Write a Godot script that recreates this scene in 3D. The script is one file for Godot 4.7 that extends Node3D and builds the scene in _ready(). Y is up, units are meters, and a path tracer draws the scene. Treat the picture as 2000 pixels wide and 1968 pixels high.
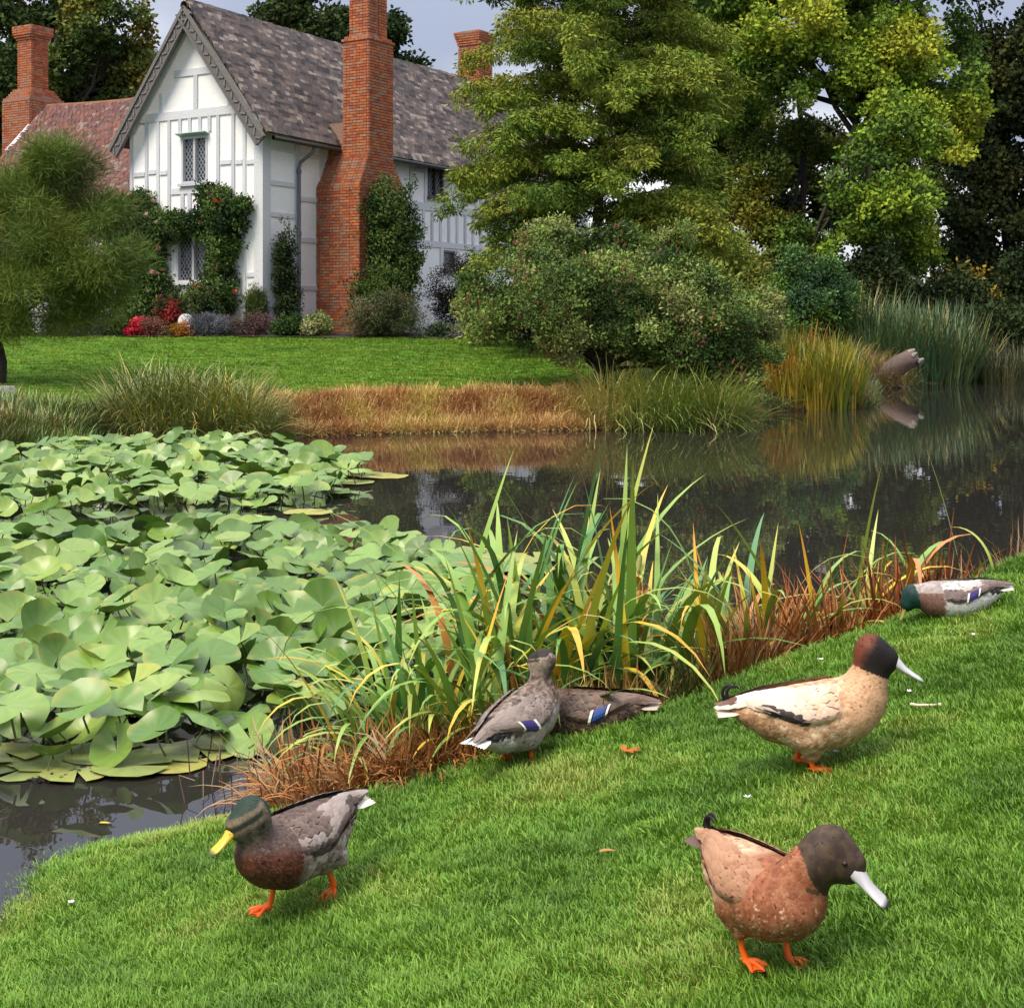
extends Node3D
# A moated timber-framed manor seen over its pond, ducks on the near bank. Metres, y up, pond level y = 0.

const LENS := 2800.0        # focal length over the 2000-wide frame
const EYE := 2.0            # eye height above the pond
const SKYLINE := 645.0      # row of the true horizon

const HOUSE_SIZE := 1.1667
const HOUSE_AT := Vector3(-7.303, 1.883, -42.0)

# ---------------------------------------------------------------- mesh collecting
class Shape:
	var v := PackedVector3Array()
	var n := PackedVector3Array()
	var c := PackedColorArray()
	var i := PackedInt32Array()

	func vert(p: Vector3, nn: Vector3, col: Color) -> int:
		v.append(p); n.append(nn); c.append(col)
		return v.size() - 1

	# corners run counter-clockwise seen from outside
	func quad(a: Vector3, b: Vector3, d: Vector3, e: Vector3, col: Color) -> void:
		var nn := (b - a).cross(e - a)
		if nn.length_squared() < 1e-14:
			nn = (d - b).cross(e - b)
		nn = nn.normalized()
		var k := v.size()
		v.append(a); v.append(b); v.append(d); v.append(e)
		for q in 4:
			n.append(nn); c.append(col)
		i.append_array(PackedInt32Array([k, k + 2, k + 1, k, k + 3, k + 2]))

	func tri(a: Vector3, b: Vector3, d: Vector3, col: Color) -> void:
		var nn := (b - a).cross(d - a).normalized()
		var k := v.size()
		v.append(a); v.append(b); v.append(d)
		for q in 3:
			n.append(nn); c.append(col)
		i.append_array(PackedInt32Array([k, k + 2, k + 1]))

	func box(t: Transform3D, s: Vector3, col: Color) -> void:
		var h := s * 0.5
		var p := []
		for q in 8:
			p.append(t * Vector3(h.x if q & 1 else -h.x, h.y if q & 2 else -h.y, h.z if q & 4 else -h.z))
		quad(p[4], p[5], p[7], p[6], col)
		quad(p[1], p[0], p[2], p[3], col)
		quad(p[5], p[1], p[3], p[7], col)
		quad(p[0], p[4], p[6], p[2], col)
		quad(p[6], p[7], p[3], p[2], col)
		quad(p[0], p[1], p[5], p[4], col)

	# a box from corner to corner
	func span(a: Vector3, b: Vector3, col: Color) -> void:
		box(Transform3D(Basis(), (a + b) * 0.5), (b - a).abs(), col)

	func tube(path: Array, rad: Array, sides: int, col: Color, col2 := Color(-1, 0, 0), wob := 0.0, rng: RandomNumberGenerator = null) -> void:
		var first := v.size()
		var m := path.size()
		var side := Vector3.ZERO
		for k in m:
			var t: Vector3 = (path[mini(k + 1, m - 1)] - path[maxi(k - 1, 0)]).normalized()
			if side == Vector3.ZERO:
				side = t.cross(Vector3.UP if absf(t.y) < 0.9 else Vector3.RIGHT).normalized()
			side = (side - t * side.dot(t)).normalized()
			var up := side.cross(t)
			var cc: Color = col if col2.r < 0 else col.lerp(col2, float(k) / (m - 1))
			for q in sides:
				var a := TAU * q / sides
				var dir := side * cos(a) + up * sin(a)
				var w := 1.0 + (rng.randf_range(-wob, wob) if rng else 0.0)
				vert(path[k] + dir * (rad[k] * w), dir, cc)
		for k in m - 1:
			for q in sides:
				var a0 := first + k * sides + q
				var a1 := first + k * sides + (q + 1) % sides
				i.append_array(PackedInt32Array([a0, a1, a0 + sides, a1, a1 + sides, a0 + sides]))
		var e := vert(path[m - 1], (path[m - 1] - path[m - 2]).normalized(), col if col2.r < 0 else col2)
		var lastr := first + (m - 1) * sides
		for q in sides:
			i.append_array(PackedInt32Array([lastr + q, lastr + (q + 1) % sides, e]))

	func smooth_normals() -> void:
		var acc := PackedVector3Array()
		acc.resize(v.size())
		var k := 0
		while k < i.size():
			var a := i[k]; var b := i[k + 1]; var d := i[k + 2]
			var nn := (v[d] - v[a]).cross(v[b] - v[a])
			acc[a] += nn; acc[b] += nn; acc[d] += nn
			k += 3
		for q in v.size():
			n[q] = acc[q].normalized()

	func mesh() -> ArrayMesh:
		var a := []
		a.resize(Mesh.ARRAY_MAX)
		a[Mesh.ARRAY_VERTEX] = v
		a[Mesh.ARRAY_NORMAL] = n
		a[Mesh.ARRAY_COLOR] = c
		a[Mesh.ARRAY_INDEX] = i
		var m := ArrayMesh.new()
		m.add_surface_from_arrays(Mesh.PRIMITIVE_TRIANGLES, a)
		return m

# ---------------------------------------------------------------- naming and tagging
var taken := {}
func numbered(called: String) -> String:
	taken[called] = taken.get(called, -1) + 1
	return called if taken[called] == 0 else "%s_%03d" % [called, taken[called]]

func thing(called: String, label: String, category: String, where := Vector3.ZERO, turn := 0.0, group := "") -> Node3D:
	var o := Node3D.new()
	o.name = numbered(called)
	add_child(o)
	o.position = where
	o.rotation.y = turn
	o.set_meta("label", label)
	o.set_meta("category", category)
	if group:
		o.set_meta("group", group)
	return o

func part(called: String, what, m: Material, parent: Node, kind := "") -> MeshInstance3D:
	var o := MeshInstance3D.new()
	o.name = numbered(called) if parent == self else called
	o.mesh = what.mesh() if what is Shape else what
	o.material_override = m
	parent.add_child(o, true)
	if kind:
		o.set_meta("kind", kind)
	return o

func spread(called: String, what, m: Material, places: Array, tints: Array, parent: Node) -> MultiMeshInstance3D:
	var mm := MultiMesh.new()
	mm.transform_format = MultiMesh.TRANSFORM_3D
	mm.use_colors = true
	mm.mesh = what.mesh() if what is Shape else what
	mm.instance_count = places.size()
	for k in places.size():
		mm.set_instance_transform(k, places[k])
		mm.set_instance_color(k, tints[k])
	var o := MultiMeshInstance3D.new()
	o.name = numbered(called) if parent == self else called
	o.multimesh = mm
	o.material_override = m
	parent.add_child(o, true)
	o.set_meta("kind", "stuff")
	return o

# ---------------------------------------------------------------- materials
func paint(rough: float, spec := 0.5) -> StandardMaterial3D:
	var m := StandardMaterial3D.new()
	m.vertex_color_use_as_albedo = true
	m.roughness = rough
	m.metallic_specular = spec
	return m

func grain(size: int, freq: float, octaves: int, seed_: int, lo: Color, hi: Color, kind := FastNoiseLite.TYPE_SIMPLEX_SMOOTH) -> NoiseTexture2D:
	var f := FastNoiseLite.new()
	f.seed = seed_
	f.noise_type = kind
	f.frequency = freq
	f.fractal_octaves = octaves
	var t := NoiseTexture2D.new()
	t.width = size
	t.height = size
	t.seamless = true
	t.noise = f
	var g := Gradient.new()
	g.set_color(0, lo)
	g.set_color(1, hi)
	t.color_ramp = g
	return t

func rough_map(size: int, freq: float, octaves: int, seed_: int) -> NoiseTexture2D:
	return grain(size, freq, octaves, seed_, Color.BLACK, Color.WHITE)

func skin(m: StandardMaterial3D, tex: Texture2D, bump: Texture2D, bump_cm: float, scale_: float) -> StandardMaterial3D:
	m.uv1_triplanar = true
	m.uv1_world_triplanar = true
	m.uv1_scale = Vector3.ONE * scale_
	if tex:
		m.albedo_texture = tex
	if bump:
		m.heightmap_enabled = true
		m.heightmap_texture = bump
		m.heightmap_scale = bump_cm
	return m

func leafy(rough := 0.68, through := 0.35, spec := 0.25) -> StandardMaterial3D:
	var m := paint(rough, spec)
	m.backlight_enabled = true
	m.backlight = Color(through, through, through * 0.6)
	return m

# ---------------------------------------------------------------- the lie of the land
func bearing(u: float, d: float) -> float:
	return (u - 1000.0) / LENS * d

func spot(u: float, v: float, d: float) -> Vector3:
	return Vector3(bearing(u, d), EYE - (v - SKYLINE) / LENS * d, -d)

func along(table: Array, x: float) -> float:
	if x <= table[0][0]:
		return table[0][1]
	for k in table.size() - 1:
		if x <= table[k + 1][0]:
			return lerpf(table[k][1], table[k + 1][1], (x - table[k][0]) / (table[k + 1][0] - table[k][0]))
	return table[-1][1]

var edge_line := [[-6, 5.2], [-2.0, 5.46], [-1.5, 5.49], [-0.7, 5.44], [-0.1, 5.54], [0.5, 5.62], [1.07, 5.98], [1.68, 6.2], [2.17, 6.58], [2.41, 6.78], [4.0, 8.0], [8, 10], [40, 18]]
var shore_line := [[-40, 16], [-14, 20], [-8.2, 22.9], [-7.2, 25.3], [-4.4, 26.8], [-2, 28], [1.55, 28.9], [3.3, 30.6], [4.7, 32.9], [6.25, 35.2], [9.2, 37.2], [11, 44], [12.5, 50], [15.3, 55], [20, 56.5], [60, 60]]
var lumps := FastNoiseLite.new()

func near_plane(x: float) -> float:
	var y := 0.37 + 0.235 * x
	if x < -0.72:
		y = maxf(0.2 + 0.2 * (x + 0.72), -0.06)
	return y if y < 1.1 else 1.1 + 0.5 * (1.0 - exp(-(y - 1.1) / 0.5))

func land(x: float, z: float) -> float:
	var d := -z
	var e := along(edge_line, x)
	var bump := lumps.get_noise_2d(x * 6.0, z * 6.0) * 0.02 + lumps.get_noise_2d(x, z) * 0.03
	if d < e + 1.3:
		var p := near_plane(x) + bump * 0.6
		return lerpf(p, minf(p, -0.6), smoothstep(-0.12, 1.25, d - e))
	var s := along(shore_line, x)
	if d < s:
		return -0.6 + 0.56 * smoothstep(0.6, 0.0, s - d)
	var steep := smoothstep(-5.6, -4.3, x) * smoothstep(2.4, 1.5, x)
	var b := lerpf(0.18, 0.62, steep)
	var top := lerpf(1.9, 1.0, smoothstep(3.0, 9.0, x))
	var run := maxf(40.6 - s, 5.0)
	var w := lerpf(1.1, 1.5, steep)
	var up := smoothstep(0.0, w, d - s)
	var y := lerpf(-0.04, b, up) + (top - b) * clampf((d - s - w) / run, 0.0, 1.0)
	return y + bump * 0.6 * up

func rand_in_ball(r: RandomNumberGenerator) -> Vector3:
	while true:
		var p := Vector3(r.randf_range(-1, 1), r.randf_range(-1, 1), r.randf_range(-1, 1))
		if p.length_squared() <= 1.0:
			return p
	return Vector3.ZERO

func rng_of(s: int) -> RandomNumberGenerator:
	var r := RandomNumberGenerator.new()
	r.seed = s
	return r

func vary(c: Color, r: RandomNumberGenerator, amount: float) -> Color:
	var k := 1.0 + r.randf_range(-amount, amount)
	return Color(c.r * k * (1.0 + r.randf_range(-amount, amount) * 0.4), c.g * k, c.b * k * (1.0 + r.randf_range(-amount, amount) * 0.4))

var M := {}

func _ready() -> void:
	# ---- camera, sky, sun, exposure
	var cam := Camera3D.new()
	cam.name = "camera"
	cam.projection = Camera3D.PROJECTION_FRUSTUM
	cam.near = 0.1
	cam.far = 2000.0
	cam.size = 0.1 * 1968.0 / LENS
	cam.frustum_offset = Vector2(0.0, -(984.0 - SKYLINE) / LENS * 0.1)
	add_child(cam)
	cam.position = Vector3(0, EYE, 0)
	cam.current = true

	var env := Environment.new()
	env.background_mode = Environment.BG_SKY
	env.sky = Sky.new()
	env.sky.sky_material = cloudy_sky()
	env.background_energy_multiplier = 1.0
	env.tonemap_mode = Environment.TONE_MAPPER_LINEAR
	env.tonemap_exposure = 2.85
	env.sdfgi_enabled = true
	env.ssao_enabled = true
	env.ssil_enabled = true
	var world := WorldEnvironment.new()
	world.name = "world"
	world.environment = env
	add_child(world)

	var sun := DirectionalLight3D.new()
	sun.name = "sun"
	sun.light_energy = 0.5
	sun.light_color = Color(1.0, 0.95, 0.86)
	sun.light_angular_distance = 25.0
	sun.shadow_enabled = true
	add_child(sun)
	sun.look_at_from_position(Vector3.ZERO, Vector3(0.45, -1.0, -0.52))

	lumps.seed = 5
	fleck.seed = 3
	fleck.frequency = 1.0
	fleck.fractal_octaves = 2
	lumps.frequency = 0.35
	lumps.fractal_octaves = 2
	make_materials()
	build_land()
	build_house()
	build_trees()
	build_garden()
	build_far_banks()
	build_lilies()
	build_near_bank()
	build_grass()
	build_ducks()
	build_litter()

func cloudy_sky() -> PanoramaSkyMaterial:
	# broken grey cloud: slate undersides, white where it thins
	var w := 768
	var h := 384
	var big := FastNoiseLite.new()
	big.seed = 35
	big.frequency = 0.9
	big.fractal_octaves = 5
	var im := Image.create(w, h, false, Image.FORMAT_RGBF)
	for y in h:
		var el := (0.5 - (y + 0.5) / h) * PI
		for x in w:
			var az := (x + 0.5) / w * TAU
			var dir := Vector3(cos(el) * sin(az), sin(el), -cos(el) * cos(az))
			var q := dir / maxf(dir.y + 0.32, 0.32)
			var k := big.get_noise_3d(q.x * 1.1, q.z * 1.1, 2.0)
			var t := smoothstep(-0.12, 0.42, k)
			var thin := Color(1.0, 1.01, 1.04)
			var slate := Color(0.34, 0.385, 0.51)
			# an overcast vault is three times brighter overhead than at the skyline
			var vault := (1.0 + 2.0 * maxf(dir.y, 0.0)) / 3.0
			im.set_pixel(x, y, slate.lerp(thin, t) * Color(vault, vault, vault))
	var sky := PanoramaSkyMaterial.new()
	sky.panorama = ImageTexture.create_from_image(im)
	return sky

func make_materials() -> void:
	M.leaf = leafy()
	M.plain = paint(0.75)
	M.plaster = skin(paint(0.85), grain(512, 0.02, 5, 3, Color(0.96, 0.96, 0.97), Color(1, 1, 1)), rough_map(512, 0.03, 5, 8), 0.5, 0.5)
	M.timber = skin(paint(0.8), grain(512, 0.05, 5, 4, Color(0.74, 0.75, 0.78), Color(1.0, 1.0, 1.0)), rough_map(512, 0.04, 5, 12), 0.8, 0.9)
	M.oak = skin(paint(0.85), grain(512, 0.06, 5, 5, Color(0.45, 0.44, 0.46), Color(1.0, 0.98, 0.95)), rough_map(512, 0.05, 5, 13), 1.0, 0.9)
	M.brick = skin(paint(0.9), grain(512, 0.03, 5, 6, Color(0.72, 0.70, 0.70), Color(1, 1, 1)), rough_map(256, 0.08, 4, 14), 0.3, 0.8)
	M.tile = skin(paint(0.9), grain(512, 0.03, 5, 7, Color(0.66, 0.66, 0.68), Color(1, 1, 1)), rough_map(256, 0.08, 4, 15), 0.4, 1.1)
	M.iron = paint(0.45)
	M.glass = paint(0.12, 0.6)
	M.bark = skin(paint(0.92), grain(512, 0.04, 5, 9, Color(0.55, 0.52, 0.5), Color(1, 1, 1)), rough_map(512, 0.05, 5, 16), 2.0, 1.2)
	M.soil = skin(paint(0.95), grain(512, 0.02, 5, 10, Color(0.6, 0.58, 0.55), Color(1, 1, 1)), rough_map(512, 0.03, 5, 17), 2.0, 0.8)
	M.turf = skin(paint(0.9, 0.2), grain(1024, 0.03, 5, 11, Color(0.66, 0.72, 0.6), Color(1, 1, 1)), rough_map(512, 0.08, 4, 18), 1.2, 0.55)
	M.grass = leafy(0.5, 0.45, 0.35)
	M.blade = leafy(0.42, 0.4, 0.45)
	M.pad = leafy(0.38, 0.25, 0.5)
	M.dry = leafy(0.8, 0.3, 0.2)
	var water := StandardMaterial3D.new()
	water.albedo_color = Color(0.022, 0.02, 0.018).linear_to_srgb()
	water.roughness = 0.01
	water.metallic_specular = 0.5
	water.normal_enabled = true
	var rip := NoiseTexture2D.new()
	var f := FastNoiseLite.new()
	f.seed = 21
	f.frequency = 0.012
	f.fractal_octaves = 3
	rip.noise = f
	rip.width = 512
	rip.height = 512
	rip.seamless = true
	rip.as_normal_map = true
	rip.bump_strength = 2.0
	water.normal_texture = rip
	water.normal_scale = 0.035
	water.uv1_triplanar = true
	water.uv1_world_triplanar = true
	water.uv1_scale = Vector3(0.35, 0.35, 0.35)
	M.water = water
	M.feather = paint(0.62, 0.35)
	M.bill = paint(0.35, 0.5)
	M.leg = paint(0.5, 0.45)
	M.eye = paint(0.15, 0.5)
	M.eye.vertex_color_use_as_albedo = false
	M.eye.albedo_color = Color(0.012, 0.009, 0.008).linear_to_srgb()

# ---------------------------------------------------------------- land and water
func sheet(xs: Array, zs: Array, height: Callable, tint: Callable, keep: Callable) -> Shape:
	var s := Shape.new()
	for z in zs:
		for x in xs:
			s.vert(Vector3(x, height.call(x, z), z), Vector3.UP, tint.call(x, z))
	var w := xs.size()
	for a in zs.size() - 1:
		for b in w - 1:
			if not keep.call((xs[b] + xs[b + 1]) * 0.5, (zs[a] + zs[a + 1]) * 0.5):
				continue
			var k := a * w + b
			# z falls from row to row
			s.i.append_array(PackedInt32Array([k, k + w, k + 1, k + 1, k + w, k + w + 1]))
	s.smooth_normals()
	return s

func steps(a: float, b: float, d: float) -> Array:
	var out := []
	var n := int(ceil((b - a) / d))
	for k in n + 1:
		out.append(a + (b - a) * k / n)
	return out

func build_land() -> void:
	var xs := [-900.0, -300.0, -120.0, -70.0, -45.0] + steps(-30, -9, 1.0) + steps(-8.6, 13, 0.4) + steps(14, 34, 1.0) + [45.0, 70.0, 120.0, 300.0, 900.0]
	var zs := [60.0, 20.0, 8.0] + steps(-4, 0, 1.0).map(func(a): return -4.0 - a) + []
	zs = [80.0, 30.0, 12.0, 5.0, 2.0, 0.0, -1.0, -2.0] + steps(2.4, 9, 0.3).map(func(a): return -a) + steps(10, 21, 1.0).map(func(a): return -a) + steps(21.4, 44, 0.4).map(func(a): return -a) + steps(45, 62, 1.0).map(func(a): return -a) + [-70.0, -90.0, -130.0, -250.0, -500.0, -1500.0]
	var g := sheet(xs, zs, func(x, z): return land(x, z) - 0.05,
		func(x, z): return Color(0.075, 0.062, 0.04) if land(x, z) < 0.5 else Color(0.06, 0.085, 0.03), func(_x, _z): return true)
	part("ground", g, M.soil, self, "structure")
	var lawn := sheet(steps(-5.5, 9.5, 0.12), steps(-1.5, 10.5, 0.12).map(func(a): return -a), func(x, z): return land(x, z),
		func(_x, _z): return Color(0.085, 0.16, 0.022), func(x, z): return -z < along(edge_line, x) + 0.45)
	part("near_lawn", lawn, M.turf, self, "structure")
	var far := sheet(steps(-16, 3.4, 0.3), steps(22, 42.6, 0.2).map(func(a): return -a), func(x, z): return land(x, z),
		func(_x, _z): return Color(0.10, 0.20, 0.022), func(x, z): return -z > along(shore_line, x) + (1.25 if x > -5.0 else 1.6) and -z < 42.3)
	part("far_lawn", far, M.turf, self, "structure")
	var w := Shape.new()
	w.quad(Vector3(-60, 0, -3.5), Vector3(80, 0, -3.5), Vector3(80, 0, -66), Vector3(-60, 0, -66), Color.WHITE)
	part("pond_water", w, M.water, self, "structure")

# ---------------------------------------------------------------- the house; x along the long wall, z out of it, gable at x = 0
const WHITE := Color(0.86, 0.86, 0.86)

func wall_with_openings(s: Shape, at: Callable, a0: float, a1: float, y0: float, y1: float, holes: Array, col: Color) -> void:
	# at.call(a, y, depth) -> point; holes are [a0, a1, y0, y1]
	var cuts := [a0, a1]
	for h in holes:
		cuts.append(h[0]); cuts.append(h[1])
	cuts.sort()
	for k in cuts.size() - 1:
		var l: float = cuts[k]
		var r: float = cuts[k + 1]
		if r - l < 0.001:
			continue
		var solid := [[y0, y1]]
		for h in holes:
			if h[0] < r - 0.001 and h[1] > l + 0.001:
				var next := []
				for b in solid:
					if h[2] > b[0]:
						next.append([b[0], minf(h[2], b[1])])
					if h[3] < b[1]:
						next.append([maxf(h[3], b[0]), b[1]])
				solid = next
		for b in solid:
			if b[1] - b[0] > 0.001:
				s.span(at.call(l, b[0], 0.0), at.call(r, b[1], -0.22), col)

func casement(house: Node3D, t: Transform3D, w: float, h: float, lights: int, frame_col: Color) -> void:
	# local x across, y up, z outwards; origin at the middle of the opening
	var win := Node3D.new()
	win.name = "window"
	house.add_child(win, true)
	win.transform = t
	var f := Shape.new()
	var b := 0.06
	for q in [-1, 1]:
		f.box(Transform3D(Basis(), Vector3(q * (w / 2 - b / 2), 0, -0.05)), Vector3(b, h, 0.14), frame_col)
		f.box(Transform3D(Basis(), Vector3(0, q * (h / 2 - b / 2), -0.052)), Vector3(w - 2 * b, b, 0.13), frame_col)
	part("frame", f, M.timber, win)
	for k in range(1, lights):
		var mu := Shape.new()
		mu.box(Transform3D(Basis(), Vector3(-w / 2 + w * k / lights, 0, -0.04)), Vector3(0.075, h - 2 * b, 0.12), frame_col)
		part("mullion", mu, M.timber, win)
	var si := Shape.new()
	si.box(Transform3D(Basis(), Vector3(0, -h / 2 - 0.035, 0.03)), Vector3(w + 0.12, 0.07, 0.16), frame_col)
	part("sill", si, M.timber, win)
	var pw := w / lights
	for k in lights:
		var cx := -w / 2 + pw * (k + 0.5)
		var pane := Shape.new()
		pane.box(Transform3D(Basis(), Vector3(cx, 0, -0.08)), Vector3(pw - 0.09, h - 2 * b, 0.01), Color(0.025, 0.028, 0.036))
		part("pane", pane, M.glass, win)
		var lead := Shape.new()
		var iw := pw - 0.10
		var ih := h - 2 * b
		var stepy := 0.17
		var slope := 0.17 / 0.12
		for sgn in [-1.0, 1.0]:
			var c := -ih
			while c < ih * 2.0:
				# line y = c + sgn * slope * x, clipped to the light
				var x0 := -iw / 2
				var x1 := iw / 2
				var ya: float = c + sgn * slope * x0
				var yb: float = c + sgn * slope * x1
				var p0 := Vector2(x0, ya)
				var p1 := Vector2(x1, yb)
				if p0.y > p1.y:
					var tmp := p0
					p0 = p1
					p1 = tmp
				if p1.y > -ih / 2 and p0.y < ih / 2:
					if p0.y < -ih / 2:
						p0 = p0.lerp(p1, (-ih / 2 - p0.y) / (p1.y - p0.y))
					if p1.y > ih / 2:
						p1 = p0.lerp(p1, (ih / 2 - p0.y) / (p1.y - p0.y))
					var dd := p1 - p0
					if dd.length() > 0.02:
						lead.box(Transform3D(Basis(Vector3.BACK, dd.angle()), Vector3(cx + (p0.x + p1.x) / 2, (p0.y + p1.y) / 2, -0.07 + 0.002 * sgn)), Vector3(dd.length(), 0.014, 0.008), Color(0.34, 0.36, 0.4))
				c += stepy
		part("lead_lattice", lead, M.iron, win)

func tile_slope(parent: Node3D, foot: Vector3, across: Vector3, up: Vector3, length: float, run: float, gauge: float, width: float, cols: Array, r: RandomNumberGenerator, near_first: Callable, sag: float) -> void:
	# courses of overlapping stone tiles, 300 of the nearest as parts, the rest joined
	var out := across.cross(up).normalized()
	if out.y < 0:
		out = -out
	var variants := []
	for c in cols:
		var s := Shape.new()
		var th := 0.045
		var tone: Color = c
		s.box(Transform3D(Basis(), Vector3(0, 0.5 * gauge * 1.7, 0)), Vector3(width * 0.97, gauge * 1.7, th), tone)
		variants.append(s)
	var meshes := variants.map(func(s): return s.mesh())
	var all := []
	var rows := int(run / gauge)
	for k in rows:
		var per := int(length / width)
		var shift := (0.5 if k % 2 else 0.0) * width + r.randf_range(-0.04, 0.04)
		for j in per + 1:
			var x := clampf(j * width + shift, width * 0.5, length - width * 0.5)
			if j == per and k % 2 == 0:
				continue
			var dip := -sag * sin(PI * clampf(x / length, 0, 1))
			var o := foot + across * x + up * (k * gauge) + out * (0.02 + r.randf_range(0.0, 0.012)) + Vector3(0, dip, 0)
			var b := Basis(across, up, out)
			b = b * Basis(Vector3.RIGHT, 0.125 + r.randf_range(-0.03, 0.04)) * Basis(Vector3.BACK, r.randf_range(-0.03, 0.03)) * Basis.from_scale(Vector3(r.randf_range(0.86, 1.03), r.randf_range(0.9, 1.05), r.randf_range(0.8, 1.5)))
			var streak := fleck.get_noise_2d(x * 1.3, k * 37.0) * 0.7 + fleck.get_noise_2d(x * 0.4, k * 0.3) * 0.35 + 0.46 + r.randf_range(-0.26, 0.26)
			all.append([near_first.call(o), Transform3D(b, o), clampi(int(streak * cols.size()), 0, cols.size() - 1)])
	all.sort_custom(func(a, b): return a[0] < b[0])
	var rest := Shape.new()
	for k in all.size():
		if k < 300:
			var p := part("tile", meshes[all[k][2]], M.tile, parent)
			p.transform = all[k][1]
		else:
			var v: Shape = variants[all[k][2]]
			var base := rest.v.size()
			var t: Transform3D = all[k][1]
			for q in v.v.size():
				rest.vert(t * v.v[q], (t.basis * v.n[q]).normalized(), v.c[q])
			for q in v.i:
				rest.i.append(base + q)
	if all.size() > 300:
		part("tiles", rest, M.tile, parent, "stuff")

func brick_face(all: Array, origin: Vector3, across: Vector3, up: Vector3, out: Vector3, poly: PackedVector2Array, r: RandomNumberGenerator, tones: Array, moss: float) -> void:
	# brick slips in stretcher and header courses inside a polygon given in (across, up)
	var lo := poly[0]
	var hi := poly[0]
	for p in poly:
		lo = lo.min(p)
		hi = hi.max(p)
	var course := 0.0765
	var k := 0
	var y := lo.y
	while y + course <= hi.y + 0.01:
		var x := lo.x + (0.0 if k % 2 else -0.115)
		var j := k
		while x < hi.x:
			var w := 0.225 if j % 2 == 0 else 0.112
			var a := maxf(x, lo.x)
			var b := minf(x + w - 0.011, hi.x)
			# trim to the slanted sides of the polygon at mid course
			var row := Geometry2D.intersect_polyline_with_polygon(PackedVector2Array([Vector2(a, y + course * 0.5), Vector2(b, y + course * 0.5)]), poly)
			if row.size():
				a = row[0][0].x
				b = row[0][-1].x
				if a > b:
					var tmp := a
					a = b
					b = tmp
				if b - a > 0.03:
					var pos := origin + across * ((a + b) * 0.5) + up * (y + course * 0.5) + out * r.randf_range(-0.003, 0.004)
					var tone: int = r.randi() % tones.size()
					if r.randf() < moss:
						tone = tones.size() - 1 - r.randi() % 2
					all.append([Transform3D(Basis(across, up, out) * Basis.from_scale(Vector3((b - a) / 0.214, 0.93 + r.randf_range(-0.03, 0.02), 1)), pos), tone])
			x += w
			j += 1
		y += course
		k += 1

func lay_bricks(stack: Node3D, all: Array, tones: Array, as_parts: int) -> void:
	var variants := []
	for c in tones:
		var s := Shape.new()
		s.box(Transform3D(Basis(), Vector3(0, 0, 0)), Vector3(0.214, 0.0655, 0.03), c)
		variants.append(s)
	var meshes := variants.map(func(s): return s.mesh())
	var rest := Shape.new()
	for k in all.size():
		if k < as_parts:
			var p := part("brick", meshes[all[k][1]], M.brick, stack)
			p.transform = all[k][0]
		else:
			var v: Shape = variants[all[k][1]]
			var base := rest.v.size()
			var t: Transform3D = all[k][0]
			for q in v.v.size():
				rest.vert(t * v.v[q], (t.basis * v.n[q]).normalized(), v.c[q])
			for q in v.i:
				rest.i.append(base + q)
	if rest.v.size():
		part("bricks", rest, M.brick, stack, "stuff")

func shaft_bricks(all: Array, x0: float, x1: float, z0: float, z1: float, y0: float, y1: float, r: RandomNumberGenerator, tones: Array, moss: float) -> void:
	# the two faces seen: the one to -x and the one to +z; the other two get bricks as well
	var hgt := y1 - y0
	var pz := PackedVector2Array([Vector2(0, 0), Vector2(z1 - z0, 0), Vector2(z1 - z0, hgt), Vector2(0, hgt)])
	var px := PackedVector2Array([Vector2(0, 0), Vector2(x1 - x0, 0), Vector2(x1 - x0, hgt), Vector2(0, hgt)])
	brick_face(all, Vector3(x0, y0, z0), Vector3.BACK, Vector3.UP, Vector3.LEFT, pz, r, tones, moss)
	brick_face(all, Vector3(x0, y0, z1), Vector3.RIGHT, Vector3.UP, Vector3.BACK, px, r, tones, moss)
	brick_face(all, Vector3(x1, y0, z1), Vector3.FORWARD, Vector3.UP, Vector3.RIGHT, pz, r, tones, moss)
	brick_face(all, Vector3(x1, y0, z0), Vector3.LEFT, Vector3.UP, Vector3.FORWARD, px, r, tones, moss)

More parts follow.
